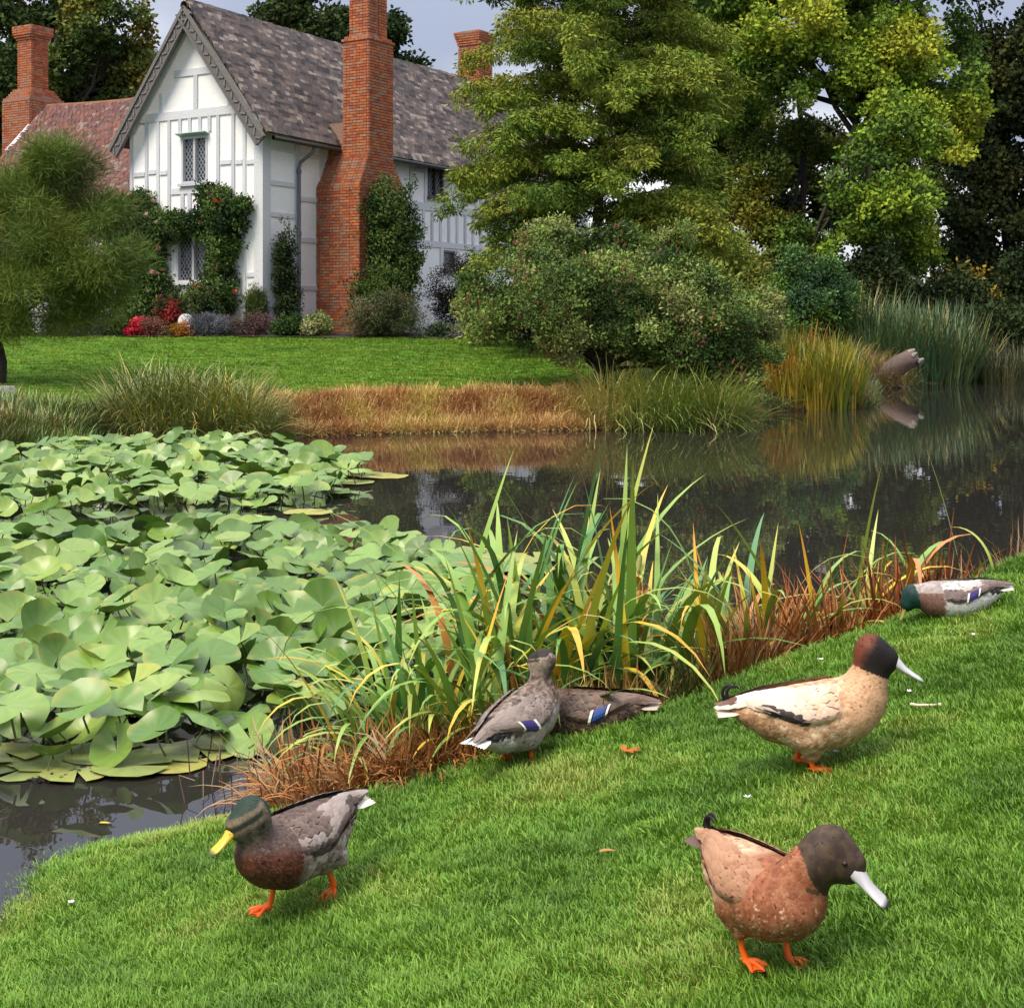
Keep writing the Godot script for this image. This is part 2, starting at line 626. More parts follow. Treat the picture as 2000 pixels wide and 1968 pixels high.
func build_house() -> void:
	var r := rng_of(77)
	var house := thing("manor_house", "white timber-framed manor house with steep stone-tiled roof and brick chimneys", "house", HOUSE_AT, deg_to_rad(58.29))
	house.scale = Vector3.ONE * HOUSE_SIZE
	var GW := 4.67
	var EV := 5.42
	var RG := 8.34
	var LEN := 17.0
	var mid := -GW / 2
	var grey := Color(0.68, 0.68, 0.72)
	var pale := Color(0.80, 0.80, 0.82)
	# walls
	var gable := Shape.new()
	var g_at := func(z, y, dep): return Vector3(-dep, y, z)
	var g_holes := [[-2.79, -1.88, 3.92, 5.14], [-2.97, -1.79, 1.35, 2.6]]
	wall_with_openings(gable, g_at, -GW, -0.001, -0.3, EV, g_holes, WHITE)
	var tri := [Vector3(0, EV, -GW), Vector3(0, EV, 0), Vector3(0, RG, mid)]
	gable.tri(tri[0], tri[1], tri[2], WHITE)
	part("gable_wall", gable, M.plaster, house)
	var longw := Shape.new()
	var l_at := func(x, y, dep): return Vector3(x, y, dep)
	var l_holes := [[7.19, 8.0, 4.03, 5.21], [9.09, 9.66, 4.13, 5.18], [7.98, 8.61, 1.93, 2.5], [12.2, 13.0, 4.0, 5.1]]
	wall_with_openings(longw, l_at, 0.221, LEN, -0.3, EV - 0.05, l_holes, WHITE)
	part("long_wall", longw, M.plaster, house)
	var back := Shape.new()
	back.span(Vector3(0.23, -0.3, -GW), Vector3(LEN, EV - 0.02, -GW + 0.2), WHITE)
	back.span(Vector3(LEN - 0.2, -0.3, -GW + 0.21), Vector3(LEN - 0.01, EV - 0.02, -0.23), WHITE)
	part("rear_wall", back, M.plaster, house)
	var floors := Shape.new()
	floors.span(Vector3(0.25, 2.9, -GW + 0.22), Vector3(LEN - 0.22, 3.05, -0.25), Color(0.12, 0.09, 0.07))
	floors.span(Vector3(0.25, -0.1, -GW + 0.22), Vector3(LEN - 0.22, 0.05, -0.25), Color(0.12, 0.09, 0.07))
	part("floor", floors, M.oak, house)
	# gable timbers, limewashed
	var gb := func(z0, z1, y0, y1, c):
		var s := Shape.new()
		s.span(Vector3(-0.035, y0, z0), Vector3(0.05, y1, z1), c)
		part("timber_beam", s, M.timber, house)
	gb.call(-4.45, -0.25, 5.62, 5.84, pale)
	gb.call(-3.05, -1.62, 6.72, 6.9, pale)
	gb.call(-2.35, -2.21, 5.845, 6.715, grey)
	gb.call(-3.58, -3.5, 5.845, 6.35, pale)
	gb.call(-1.18, -1.1, 5.845, 6.4, pale)
	for q in [[-4.62, 0.0, 5.5], [-4.06, 0.0, 5.615], [-3.64, 0.0, 5.615], [-3.23, 0.0, 5.615], [-1.5, 0.0, 5.615], [-0.98, 0.0, 5.615], [-0.6, 0.0, 5.615]]:
		gb.call(q[0] - 0.052, q[0] + 0.052, q[1], q[2], grey if r.randf() < 0.6 else pale)
	for z in [-2.84, -2.49, -2.13, -1.8]:
		gb.call(z - 0.055, z + 0.055, 5.23, 5.615, grey)
	for z in [-2.75, -2.5, -2.13, -1.85]:
		gb.call(z - 0.06, z + 0.06, 2.95, 3.66, grey)
	gb.call(-3.16, -1.57, 3.66, 3.82, pale)
	for q in [[-4.55, -4.13, 4.2], [-3.99, -3.71, 4.24], [-3.57, -3.3, 4.2], [-1.43, -1.05, 4.34], [-0.91, -0.67, 4.32], [-0.53, -0.26, 4.3], [-1.43, -1.05, 2.8], [-0.53, -0.26, 2.8], [-0.53, -0.26, 1.45], [-1.43, -1.05, 1.45]]:
		gb.call(q[0], q[1], q[2], q[2] + 0.11, grey if r.randf() < 0.5 else pale)
	var cp := Shape.new()
	cp.span(Vector3(-0.045, -0.2, -0.255), Vector3(0.26, EV - 0.03, 0.035), pale)
	part("corner_post", cp, M.timber, house)
	# long-wall timbers
	var lb := func(x0, x1, y0, y1, c):
		var s := Shape.new()
		s.span(Vector3(x0, y0, -0.05), Vector3(x1, y1, 0.03), c)
		part("timber_beam", s, M.timber, house)
	for q in [[0.27, 1.2, 4.66], [0.27, 1.2, 3.78], [0.27, 1.2, 2.98], [0.27, 1.2, 2.18], [0.27, 1.2, 1.2], [1.42, 2.2, 4.6], [1.42, 2.2, 3.46], [1.42, 2.2, 2.4], [1.42, 2.2, 1.15]]:
		lb.call(q[0], q[1], q[2], q[2] + 0.12, pale)
	for x in [1.31, 2.31]:
		lb.call(x - 0.1, x + 0.1, 0.0, 5.3, pale)
	lb.call(4.3, 16.8, 3.62, 3.84, pale)
	lb.call(4.3, 16.8, 2.56, 2.74, pale)
	for x in [4.4, 6.35, 7.07, 8.13, 8.97, 9.78, 11.6, 13.2, 15.0, 16.5]:
		lb.call(x - 0.07, x + 0.07, 3.845, 5.3, pale)
	lb.call(6.5, 6.95, 4.7, 4.85, grey)
	for k in 26:
		var x := 5.2 + k * 0.44
		lb.call(x - 0.055, x + 0.055, 2.745, 3.615, grey if k % 2 else pale)
	for x in [4.6, 6.4, 7.9, 8.75, 10.4, 12.2, 14.0, 16.0]:
		lb.call(x - 0.08, x + 0.08, 0.0, 2.555, pale)
	lb.call(8.85, 10.3, 1.5, 1.64, grey)
	# windows
	casement(house, Transform3D(Basis(Vector3.UP, -PI / 2), Vector3(0, 4.53, -2.335)), 0.91, 1.22, 2, Color(0.62, 0.62, 0.66))
	var hood := Shape.new()
	hood.box(Transform3D(Basis(Vector3.BACK, -0.3), Vector3(-0.09, 5.19, -2.335)), Vector3(0.2, 0.03, 1.05), Color(0.30, 0.42, 0.38))
	part("window_hood", hood, M.iron, house)
	casement(house, Transform3D(Basis(Vector3.UP, -PI / 2), Vector3(0, 1.975, -2.38)), 1.18, 1.25, 2, Color(0.75, 0.75, 0.75))
	casement(house, Transform3D(Basis(), Vector3(7.595, 4.62, 0)), 0.81, 1.18, 2, Color(0.13, 0.11, 0.11))
	casement(house, Transform3D(Basis(), Vector3(9.375, 4.655, 0)), 0.57, 1.05, 1, Color(0.13, 0.11, 0.11))
	casement(house, Transform3D(Basis(), Vector3(8.295, 2.215, 0)), 0.63, 0.57, 1, Color(0.2, 0.18, 0.18))
	casement(house, Transform3D(Basis(), Vector3(12.6, 4.55, 0)), 0.8, 1.1, 2, Color(0.13, 0.11, 0.11))
	# main roof: x from -0.35 to LEN, two slopes from the eaves to the ridge
	var roof := Node3D.new()
	roof.name = "roof"
	house.add_child(roof)
	var over := 0.38
	var pitch := atan2(RG + 0.12 - EV, GW / 2)
	var deck := Shape.new()
	for sg in [1.0, -1.0]:
		var eave_y := EV + 0.10 - over * tan(pitch)
		var ez: float = over if sg > 0 else -GW - over
		var a := Vector3(-0.32, eave_y, ez)
		var b := Vector3(LEN + 0.3, eave_y, ez)
		var c := Vector3(LEN + 0.3, RG + 0.15, mid)
		var d := Vector3(-0.32, RG + 0.15, mid)
		var segs := 12
		for k in segs:
			var f0 := float(k) / segs
			var f1 := float(k + 1) / segs
			var s0 := Vector3(0, -0.10 * sin(PI * f0), 0)
			var s1 := Vector3(0, -0.10 * sin(PI * f1), 0)
			if sg > 0:
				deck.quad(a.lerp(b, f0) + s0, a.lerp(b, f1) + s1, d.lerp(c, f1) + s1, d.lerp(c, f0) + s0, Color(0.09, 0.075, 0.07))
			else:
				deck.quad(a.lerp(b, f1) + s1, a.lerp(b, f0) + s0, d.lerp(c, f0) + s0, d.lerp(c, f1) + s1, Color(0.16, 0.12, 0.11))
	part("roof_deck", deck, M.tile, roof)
	var tones := [Color(0.05, 0.043, 0.046), Color(0.075, 0.062, 0.065), Color(0.10, 0.082, 0.082), Color(0.13, 0.10, 0.098), Color(0.155, 0.118, 0.112), Color(0.12, 0.10, 0.105), Color(0.18, 0.135, 0.122), Color(0.225, 0.165, 0.145), Color(0.29, 0.225, 0.195), Color(0.38, 0.32, 0.28)]
	var slope_up := Vector3(0, sin(pitch), -cos(pitch))
	tile_slope(roof, Vector3(-0.34, EV + 0.08 - over * tan(pitch), over + 0.03), Vector3.RIGHT, slope_up, LEN + 0.6, (GW / 2 + over) / cos(pitch) + 0.05, 0.115, 0.18, tones, r, func(p): return p.x, 0.10)
	for k in 44:
		var f := float(k) / 43
		var s := Shape.new()
		var path := []
		s.tube([Vector3(-0.2, 0, 0), Vector3(0.2, 0, 0)], [0.12, 0.115], 8, [Color(0.26, 0.13, 0.08), Color(0.2, 0.12, 0.09), Color(0.3, 0.17, 0.1)][k % 3])
		var p := part("ridge_tile", s, M.tile, roof)
		p.position = Vector3(-0.2 + f * (LEN + 0.2), RG + 0.13 - 0.10 * sin(PI * f), mid)
		p.rotation.z = r.randf_range(-0.03, 0.03)
	# bargeboards, weathered grey oak, with a carved inner edge
	for sg in [1.0, -1.0]:
		var bb := Shape.new()
		var foot := Vector3(-0.36, EV - 0.02 - over * tan(pitch), over + 0.02 if sg > 0 else -GW - over - 0.02)
		var apex := Vector3(-0.36, RG + 0.10, mid)
		var dir := (apex - foot)
		var ln := dir.length()
		var b := Basis(Vector3.RIGHT, dir.normalized(), Vector3.RIGHT.cross(dir.normalized()))
		var inward: float = 1.0 if b.z.y < 0 else -1.0
		bb.box(Transform3D(b, (foot + apex) * 0.5 + b.z * inward * 0.17), Vector3(0.06, ln, 0.34), Color(0.26, 0.25, 0.25))
		bb.box(Transform3D(b, (foot + apex) * 0.5 + b.z * inward * 0.02 + Vector3(-0.05, 0, 0)), Vector3(0.05, ln, 0.09), Color(0.30, 0.29, 0.28))
		bb.box(Transform3D(b, (foot + apex) * 0.5 + b.z * inward * 0.315 + Vector3(-0.05, 0, 0)), Vector3(0.045, ln, 0.05), Color(0.28, 0.27, 0.27))
		for k in 22:
			var f := (k + 0.5) / 22.0
			bb.box(Transform3D(b * Basis(Vector3.RIGHT, (0.75 if k % 2 else -0.75)), foot.lerp(apex, f) + b.z * inward * 0.17 + Vector3(-0.042, 0, 0)), Vector3(0.03, 0.17, 0.045), Color(0.34, 0.33, 0.33))
		part("bargeboard", bb, M.oak, house)
	# gutters and downpipes
	var gut := Shape.new()
	gut.tube([Vector3(-0.1, EV - 0.52, over + 0.05), Vector3(2.55, EV - 0.55, over + 0.05)], [0.06, 0.06], 8, Color(0.03, 0.032, 0.038))
	part("gutter", gut, M.iron, house)
	var gut2 := Shape.new()
	gut2.tube([Vector3(3.75, EV - 0.55, over + 0.05), Vector3(17, EV - 0.6, over + 0.05)], [0.06, 0.06], 8, Color(0.03, 0.032, 0.038))
	part("gutter", gut2, M.iron, house)
	for q in [[1.28, 0.0], [4.35, 2.6]]:
		var dp := Shape.new()
		dp.tube([Vector3(q[0] + 0.25, EV - 0.55, over + 0.04), Vector3(q[0] + 0.22, EV - 0.72, over - 0.02), Vector3(q[0] + 0.03, EV - 0.98, 0.12), Vector3(q[0], EV - 1.1, 0.1), Vector3(q[0], q[1], 0.1)], [0.045, 0.045, 0.045, 0.045, 0.045], 8, Color(0.11, 0.125, 0.16))
		for y in [4.2, 2.6, 1.0]:
			if y > q[1]:
				dp.tube([Vector3(q[0], y - 0.05, 0.1), Vector3(q[0], y + 0.05, 0.1)], [0.062, 0.062], 8, Color(0.10, 0.11, 0.14))
		part("downpipe", dp, M.iron, house)
	# the great chimney on the long wall
	var bt := [Color(0.512, 0.135, 0.044), Color(0.439, 0.109, 0.044), Color(0.561, 0.167, 0.060), Color(0.378, 0.102, 0.049), Color(0.488, 0.154, 0.066), Color(0.610, 0.199, 0.066), Color(0.439, 0.179, 0.099), Color(0.427, 0.231, 0.148)]
	var mortar := Color(0.33, 0.20, 0.15)
	var stack := Node3D.new()
	stack.name = "chimney"
	house.add_child(stack, true)
	var core := Shape.new()
	var e := 0.012
	core.span(Vector3(2.1 + e, -0.3, 0.005), Vector3(4.1 - e, 3.8, 1.41 - e), mortar)
	# shoulders: a frustum from the base block to the shaft
	var lowp := [Vector3(2.1 + e, 3.8, 0.005), Vector3(4.1 - e, 3.8, 0.005), Vector3(4.1 - e, 3.8, 1.41 - e), Vector3(2.1 + e, 3.8, 1.41 - e)]
	var hip := [Vector3(2.6 + e, 4.75, 0.005), Vector3(3.65 - e, 4.6, 0.005), Vector3(3.65 - e, 4.6, 1.35 - e), Vector3(2.6 + e, 4.75, 1.35 - e)]
	for k in 4:
		var k2 := (k + 1) % 4
		core.quad(lowp[k2], lowp[k], hip[k], hip[k2], mortar)
	core.span(Vector3(2.6 + e, 4.55, 0.005), Vector3(3.65 - e, 5.6, 0.6), mortar)
	core.span(Vector3(2.6 + e, 4.5, 0.5 + e), Vector3(3.65 - e, 7.75, 1.35 - e), mortar)
	core.span(Vector3(2.72 + e, 7.9, 0.62 + e), Vector3(3.53 - e, 10.6, 1.23 - e), mortar)
	part("core", core, M.brick, stack)
	var all := []
	shaft_bricks(all, 2.1, 4.1, 0.0, 1.41, -0.25, 3.8, r, bt, 0.25)
	# the sloping shoulders, laid in short steps
	for k in 12:
		var f := k / 12.0
		shaft_bricks(all, lerpf(2.1, 2.6, f), lerpf(4.1, 3.65, minf(1.0, f * 1.2)), 0.0, lerpf(1.41, 1.35, f), 3.8 + k * 0.0765, 3.8 + (k + 1) * 0.0765, r, bt, 0.45)
	shaft_bricks(all, 2.6, 3.65, 0.5, 1.35, 4.718, 7.72, r, bt, 0.12)
	shaft_bricks(all, 2.6, 3.65, 0.0, 0.5, 4.718, 5.1, r, bt, 0.1)
	for k in 2:
		shaft_bricks(all, 2.57 + k * 0.06, 3.68 - k * 0.06, 0.47 + k * 0.06, 1.38 - k * 0.06, 7.72 + k * 0.0765, 7.72 + (k + 1) * 0.0765, r, bt, 0.4)
	shaft_bricks(all, 2.72, 3.08, 0.62, 1.23, 7.88, 10.3, r, bt, 0.0)
	shaft_bricks(all, 3.17, 3.53, 0.62, 1.23, 7.88, 10.3, r, bt, 0.0)
	for k in 4:
		shaft_bricks(all, 2.68 - k * 0.02, 3.57 + k * 0.02, 0.58 - k * 0.02, 1.27 + k * 0.02, 10.3 + k * 0.0765, 10.3 + (k + 1) * 0.0765, r, bt, 0.3)
	lay_bricks(stack, all, bt, 300)
	# ridge chimney further along
	var st2 := Node3D.new()
	st2.name = "chimney"
	house.add_child(st2, true)
	var c2 := Shape.new()
	c2.span(Vector3(13.0, 7.0, mid - 0.45), Vector3(13.8, 10.2, mid + 0.35), mortar)
	part("core", c2, M.brick, st2)
	var all2 := []
	shaft_bricks(all2, 12.99, 13.81, mid - 0.46, mid + 0.36, 7.5, 9.7, r, bt, 0.0)
	for k in 6:
		shaft_bricks(all2, 12.97 - k * 0.02, 13.83 + k * 0.02, mid - 0.48 - k * 0.02, mid + 0.38 + k * 0.02, 9.7 + k * 0.0765, 9.7 + (k + 1) * 0.0765, r, bt, 0.2)
	lay_bricks(st2, all2, bt, 0)
	# the lower wing to the left: front wall at x = 1, ridge at x = 4.2
	var wing := Shape.new()
	wing.span(Vector3(1.0, -0.3, -12.85), Vector3(1.22, 3.95, -GW - 0.01), WHITE)
	wing.span(Vector3(7.2, -0.3, -12.85), Vector3(7.4, 3.95, -GW - 0.01), WHITE)
	wing.span(Vector3(1.23, -0.3, -12.85), Vector3(7.19, 3.9, -12.65), WHITE)
	wing.tri(Vector3(1.0, 3.9, -12.7), Vector3(4.2, 7.2, -12.7), Vector3(7.4, 3.9, -12.7), WHITE)
	part("wing_wall", wing, M.plaster, house)
	var wroof := Node3D.new()
	wroof.name = "wing_roof"
	house.add_child(wroof)
	var wpitch := atan2(7.3 - 4.0, 3.2)
	var wd := Shape.new()
	var eo := 0.35
	var wa := Vector3(1.0 - eo, 4.0 - eo * tan(wpitch), -12.9)
	var wb := Vector3(1.0 - eo, 4.0 - eo * tan(wpitch), -GW)
	var wc := Vector3(4.2, 7.3, -GW + 1.0)
	var wdd := Vector3(4.2, 7.3, -12.9)
	wd.quad(wa, wb, wc, wdd, Color(0.10, 0.04, 0.03))
	wd.quad(Vector3(7.75, 3.64, -GW), Vector3(7.75, 3.64, -12.9), wdd, wc, Color(0.10, 0.04, 0.03))
	part("roof_deck", wd, M.tile, wroof)
	var wt := [Color(0.20, 0.075, 0.055), Color(0.25, 0.10, 0.07), Color(0.15, 0.062, 0.05), Color(0.17, 0.085, 0.075), Color(0.23, 0.115, 0.09), Color(0.12, 0.055, 0.05), Color(0.29, 0.20, 0.17)]
	tile_slope(wroof, wa + Vector3(-0.03, 0.0, 0.0), Vector3.BACK, Vector3(cos(wpitch), sin(wpitch), 0), 8.2, 3.55 / cos(wpitch), 0.115, 0.18, wt, r, func(p): return -p.z + p.x * 0.2, 0.12)
	for k in 24:
		var s := Shape.new()
		s.tube([Vector3(0, 0, -0.19), Vector3(0, 0, 0.19)], [0.11, 0.105], 8, [Color(0.33, 0.13, 0.06), Color(0.27, 0.11, 0.06)][k % 2])
		var p := part("ridge_tile", s, M.tile, wroof)
		p.position = Vector3(4.2, 7.3 - 0.12 * sin(PI * k / 23.0), -12.75 + k * 0.36)
	var wg := Shape.new()
	wg.tube([Vector3(0.6, 3.62, -12.9), Vector3(0.6, 3.6, -GW - 0.05)], [0.06, 0.06], 8, Color(0.03, 0.032, 0.038))
	part("gutter", wg, M.iron, house)
	var fl := Shape.new()
	fl.box(Transform3D(Basis(Vector3.BACK, wpitch), Vector3(3.3, 6.45, -12.88)), Vector3(2.0, 0.06, 0.2), Color(0.5, 0.5, 0.52))
	part("flashing", fl, M.iron, wroof)
	var st3 := Node3D.new()
	st3.name = "chimney"
	house.add_child(st3, true)
	var c3 := Shape.new()
	c3.span(Vector3(3.5, -0.3, -14.2), Vector3(4.9, 7.6, -12.92), mortar)
	c3.span(Vector3(3.88, 7.5, -13.92), Vector3(4.52, 9.95, -13.28), mortar)
	part("core", c3, M.brick, st3)
	var all3 := []
	shaft_bricks(all3, 3.49, 4.91, -14.21, -12.91, 4.0, 7.45, r, bt, 0.5)
	for k in 6:
		shaft_bricks(all3, 3.49 + k * 0.05, 4.91 - k * 0.05, -14.21 + k * 0.04, -12.91 - k * 0.04, 7.45 + k * 0.0765, 7.45 + (k + 1) * 0.0765, r, bt, 0.55)
	shaft_bricks(all3, 3.87, 4.53, -13.93, -13.27, 7.9, 9.5, r, bt, 0.0)
	for k in 6:
		var wide := 0.03 + 0.09 * sin(minf(1.0, k / 3.0) * PI / 2)
		shaft_bricks(all3, 3.87 - wide, 4.53 + wide, -13.93 - wide, -13.27 + wide, 9.5 + k * 0.0765, 9.5 + (k + 1) * 0.0765, r, bt, 0.15)
	lay_bricks(st3, all3, bt, 0)

# ---------------------------------------------------------------- foliage
func clump(seed_: int, count: int, flat: float, length: float, width: float, droop: float) -> Shape:
	# leaves round a twig tip, unit radius
	var r := rng_of(seed_)
	var s := Shape.new()
	for k in count:
		var p := rand_in_ball(r)
		p.y *= flat
		var dir := (p * 0.8 + rand_in_ball(r) * 0.9 + Vector3(0, -droop, 0)).normalized()
		var side := dir.cross(rand_in_ball(r)).normalized()
		var up := side.cross(dir)
		var l := length * r.randf_range(0.6, 1.3)
		var w := width * r.randf_range(0.7, 1.2)
		var b := r.randf_range(0.72, 1.25)
		var col := Color(b * r.randf_range(0.9, 1.12), b, b * r.randf_range(0.8, 1.1))
		var mid := p + dir * l * 0.45 + up * w * 0.25
		var nn := up
		var k0 := s.vert(p, nn, col)
		var k1 := s.vert(mid + side * w * 0.5 - up * w * 0.22, (up + side * 0.4).normalized(), col)
		var k2 := s.vert(p + dir * l, nn, col)
		var k3 := s.vert(mid - side * w * 0.5 - up * w * 0.22, (up - side * 0.4).normalized(), col)
		s.i.append_array(PackedInt32Array([k0, k2, k1, k0, k3, k2]))
	return s

func pick(pal: Array, r: RandomNumberGenerator, bias: float) -> Color:
	# neighbours share a tone: bias in -1..1 shifts along the palette
	var k := clampf((bias * 0.5 + 0.5) * 1.1 - 0.05 + r.randf_range(-0.22, 0.22), 0, 0.999) * pal.size()
	return vary(pal[int(k)], r, 0.18)

func fill_blobs(places: Array, tints: Array, blobs: Array, count: int, pal: Array, smin: float, smax: float, seed_: int, gap_freq: float, gap: float, inner := 0.45) -> void:
	# blobs: [centre, radii]
	var r := rng_of(seed_)
	var f := FastNoiseLite.new()
	f.seed = seed_ + 9
	f.frequency = gap_freq
	f.fractal_octaves = 2
	var total := 0.0
	var weight := []
	for b in blobs:
		var w: float = pow(b[1].x * b[1].y * b[1].z, 0.667)
		total += w
		weight.append(w)
	for bi in blobs.size():
		var b = blobs[bi]
		var n := int(count * weight[bi] / total)
		for k in n:
			var dir := rand_in_ball(r).normalized()
			var rad := lerpf(inner, 1.0, sqrt(r.randf()))
			rad *= 1.0 + 0.55 * f.get_noise_3dv((b[0] + dir * b[1]) * 1.9) + 0.25 * f.get_noise_3dv((b[0] + dir * b[1]) * 5.0)
			var p: Vector3 = b[0] + dir * b[1] * rad
			if f.get_noise_3dv(p) < gap:
				continue
			var s := r.randf_range(smin, smax)
			var t := Transform3D(Basis.from_euler(Vector3(r.randf_range(-0.5, 0.5), r.randf() * TAU, r.randf_range(-0.5, 0.5))) * Basis.from_scale(Vector3.ONE * s), p)
			places.append(t)
			tints.append(pick(pal, r, f.get_noise_3dv(p * 0.6 + Vector3(40, 0, 0)) * 1.6))

func limb_path(a: Vector3, b: Vector3, sag: float, r: RandomNumberGenerator, n := 6) -> Array:
	var path := []
	var j := rand_in_ball(r) * (b - a).length() * 0.10
	for k in n:
		var t := float(k) / (n - 1)
		path.append(a.lerp(b, t) + Vector3(0, sag * sin(PI * t), 0) + j * sin(PI * t) + rand_in_ball(r) * 0.02 * (b - a).length() * (1.0 if k > 0 and k < n - 1 else 0.0))
	return path

func taper(n: int, a: float, b: float) -> Array:
	var o := []
	for k in n:
		o.append(lerpf(a, b, pow(float(k) / (n - 1), 0.8)))
	return o

func broad_tree(called: String, label: String, where: Vector3, trunk_top: Vector3, girth: float, blobs: Array, count: int, leaf: Shape, pal: Array, smin: float, smax: float, seed_: int, gap_freq: float, gap: float, bark: Color, category := "tree", group := "") -> Node3D:
	# blobs in world metres
	var r := rng_of(seed_ + 100)
	var t := thing(called, label, category, where, 0.0, group)
	var trunk := Shape.new()
	var top := trunk_top - where
	trunk.tube(limb_path(Vector3(0, -0.3, 0), top, 0.0, r, 8), taper(8, girth, girth * 0.45), 10, bark, Color(-1, 0, 0), 0.08, r)
	part("trunk", trunk, M.bark, t)
	var local := []
	for b in blobs:
		local.append([b[0] - where, b[1]])
		var from := Vector3.ZERO.lerp(top, r.randf_range(0.45, 0.98))
		var s := Shape.new()
		s.tube(limb_path(from, b[0] - where, (b[0] - where - from).length() * 0.06, r), taper(6, girth * r.randf_range(0.28, 0.42), girth * 0.06), 7, bark, Color(-1, 0, 0), 0.08, r)
		for q in 3:
			var e: Vector3 = b[0] - where + rand_in_ball(r) * b[1] * 0.8
			s.tube(limb_path((b[0] - where).lerp(from, 0.3), e, 0.1, r, 4), taper(4, girth * 0.11, girth * 0.03), 5, bark)
		part("limb", s, M.bark, t)
	var places := []
	var tints := []
	fill_blobs(places, tints, local, count, pal, smin, smax, seed_, gap_freq, gap)
	spread("crown", leaf, M.leaf, places, tints, t)
	return t

func build_trees() -> void:
	var oak_leaf := clump(1, 26, 0.8, 0.55, 0.42, 0.1)
	var fine_leaf := clump(2, 30, 0.75, 0.40, 0.26, 0.15)
	var hang_leaf := clump(3, 26, 0.45, 0.62, 0.20, 0.75)
	var big := func(list, d, rr):
		var out := []
		for q in list:
			var rad: float = q[2] / LENS * d
			out.append([spot(q[0], q[1], d + q[3]), Vector3(rad * 1.05, rad * rr, rad * 1.2)])
		return out
	# oak behind the left wing
	broad_tree("oak_tree", "tall oak with olive and yellowing leaves behind the left wing roof", Vector3(-21.0, 1.9, -61), spot(120, 60, 61), 0.42,
		big.call([[300, 170, 40, 0], [285, 215, 45, 0], [250, 60, 45, 0], [20, 20, 75, 0], [110, 40, 80, 2], [200, 40, 70, -1], [235, 120, 62, 0], [150, 140, 80, 1], [40, 150, 75, -2], [-70, 90, 110, 0], [110, -70, 110, 1], [20, 250, 90, 0], [140, 230, 80, 2], [-60, 260, 90, 0], [230, 190, 50, 1]], 61, 0.85),
		5200, oak_leaf, [Color(0.038, 0.068, 0.019), Color(0.068, 0.105, 0.024), Color(0.101, 0.135, 0.027), Color(0.149, 0.155, 0.027), Color(0.176, 0.135, 0.027)], 0.25, 0.48, 11, 0.32, -0.10, Color(0.081, 0.068, 0.054))
	broad_tree("ash_tree", "pale airy ash far behind the gable beside the oak", Vector3(-27.0, 1.9, -86), spot(300, 250, 86), 0.3,
		big.call([[290, 120, 38, 0], [330, 150, 40, 1], [270, 175, 40, 0], [320, 220, 55, 0], [235, 235, 60, 0]], 86, 1.0),
		700, fine_leaf, [Color(0.09, 0.13, 0.05), Color(0.13, 0.16, 0.05), Color(0.11, 0.15, 0.07)], 0.4, 0.75, 12, 0.3, -0.1, Color(0.09, 0.08, 0.07))
	# dark trees over the ridge
	broad_tree("pine_tree", "dark clumped pine rising behind the roof ridge and great chimney", Vector3(-8.6, 1.9, -64), spot(630, 60, 64), 0.35,
		big.call([[525, 42, 30, 0], [505, 58, 25, 0], [580, 20, 42, 0], [565, 60, 36, 1], [640, 48, 46, 0], [610, 90, 50, 0], [690, 95, 46, 0], [745, 62, 40, 0], [735, 105, 40, 0], [650, 140, 60, 0], [805, 128, 22, 1], [790, 150, 30, 1], [590, -30, 40, 0], [745, 160, 50, 0]], 64, 0.85),
		2400, oak_leaf, [Color(0.018, 0.036, 0.012), Color(0.03, 0.055, 0.016), Color(0.045, 0.07, 0.02), Color(0.06, 0.085, 0.025)], 0.26, 0.5, 13, 0.4, -0.2, Color(0.08, 0.05, 0.035))
	# tall layered tree in front of the long wall
	layered_tree(Vector3(2.0, 1.55, -38.0), hang_leaf)
	# big bright tree at the right
	broad_tree("walnut_tree", "big spreading tree with bright yellow-green clusters and twin dark trunks", Vector3(15.7, 1.0, -63.5), spot(1690, 60, 64), 0.55,
		big.call([[1545, 55, 85, -1], [1480, 130, 75, 0], [1640, 20, 90, 1], [1600, 140, 70, -2], [1740, 90, 85, -1], [1690, 190, 55, -2], [1820, 60, 80, 1], [1835, 160, 70, -1], [1760, 250, 70, -3], [1700, 310, 62, -3], [1810, 300, 60, -2], [1640, 370, 55, -3], [1755, 385, 62, -4], [1700, 440, 52, -3], [1870, 230, 55, 0], [1420, 60, 75, 1], [1620, -80, 120, 0], [1780, -70, 110, 0], [1460, -60, 100, 1], [1590, 470, 50, -1], [1430, 230, 60, 2], [1780, 480, 60, 0]], 64, 0.8),
		9800, oak_leaf, [Color(0.069, 0.130, 0.024), Color(0.130, 0.215, 0.030), Color(0.198, 0.309, 0.034), Color(0.258, 0.353, 0.034), Color(0.344, 0.378, 0.038)], 0.22, 0.46, 14, 0.30, -0.08, Color(0.061, 0.052, 0.044))
	broad_tree("field_maple", "slender dark-stemmed maple with yellow-green leaves left of the twin trunks", Vector3(13.3, 1.0, -66), spot(1565, 230, 66), 0.26,
		big.call([[1570, 265, 40, 0], [1490, 340, 55, 0], [1450, 410, 55, 0], [1500, 450, 60, 0], [1440, 500, 60, 0], [1530, 520, 60, -1], [1620, 300, 35, 1], [1470, 290, 40, 0]], 66, 0.75),
		1700, fine_leaf, [Color(0.07, 0.11, 0.024), Color(0.11, 0.155, 0.026), Color(0.15, 0.185, 0.028), Color(0.2, 0.195, 0.028)], 0.34, 0.6, 15, 0.35, -0.12, Color(0.044, 0.037, 0.035))
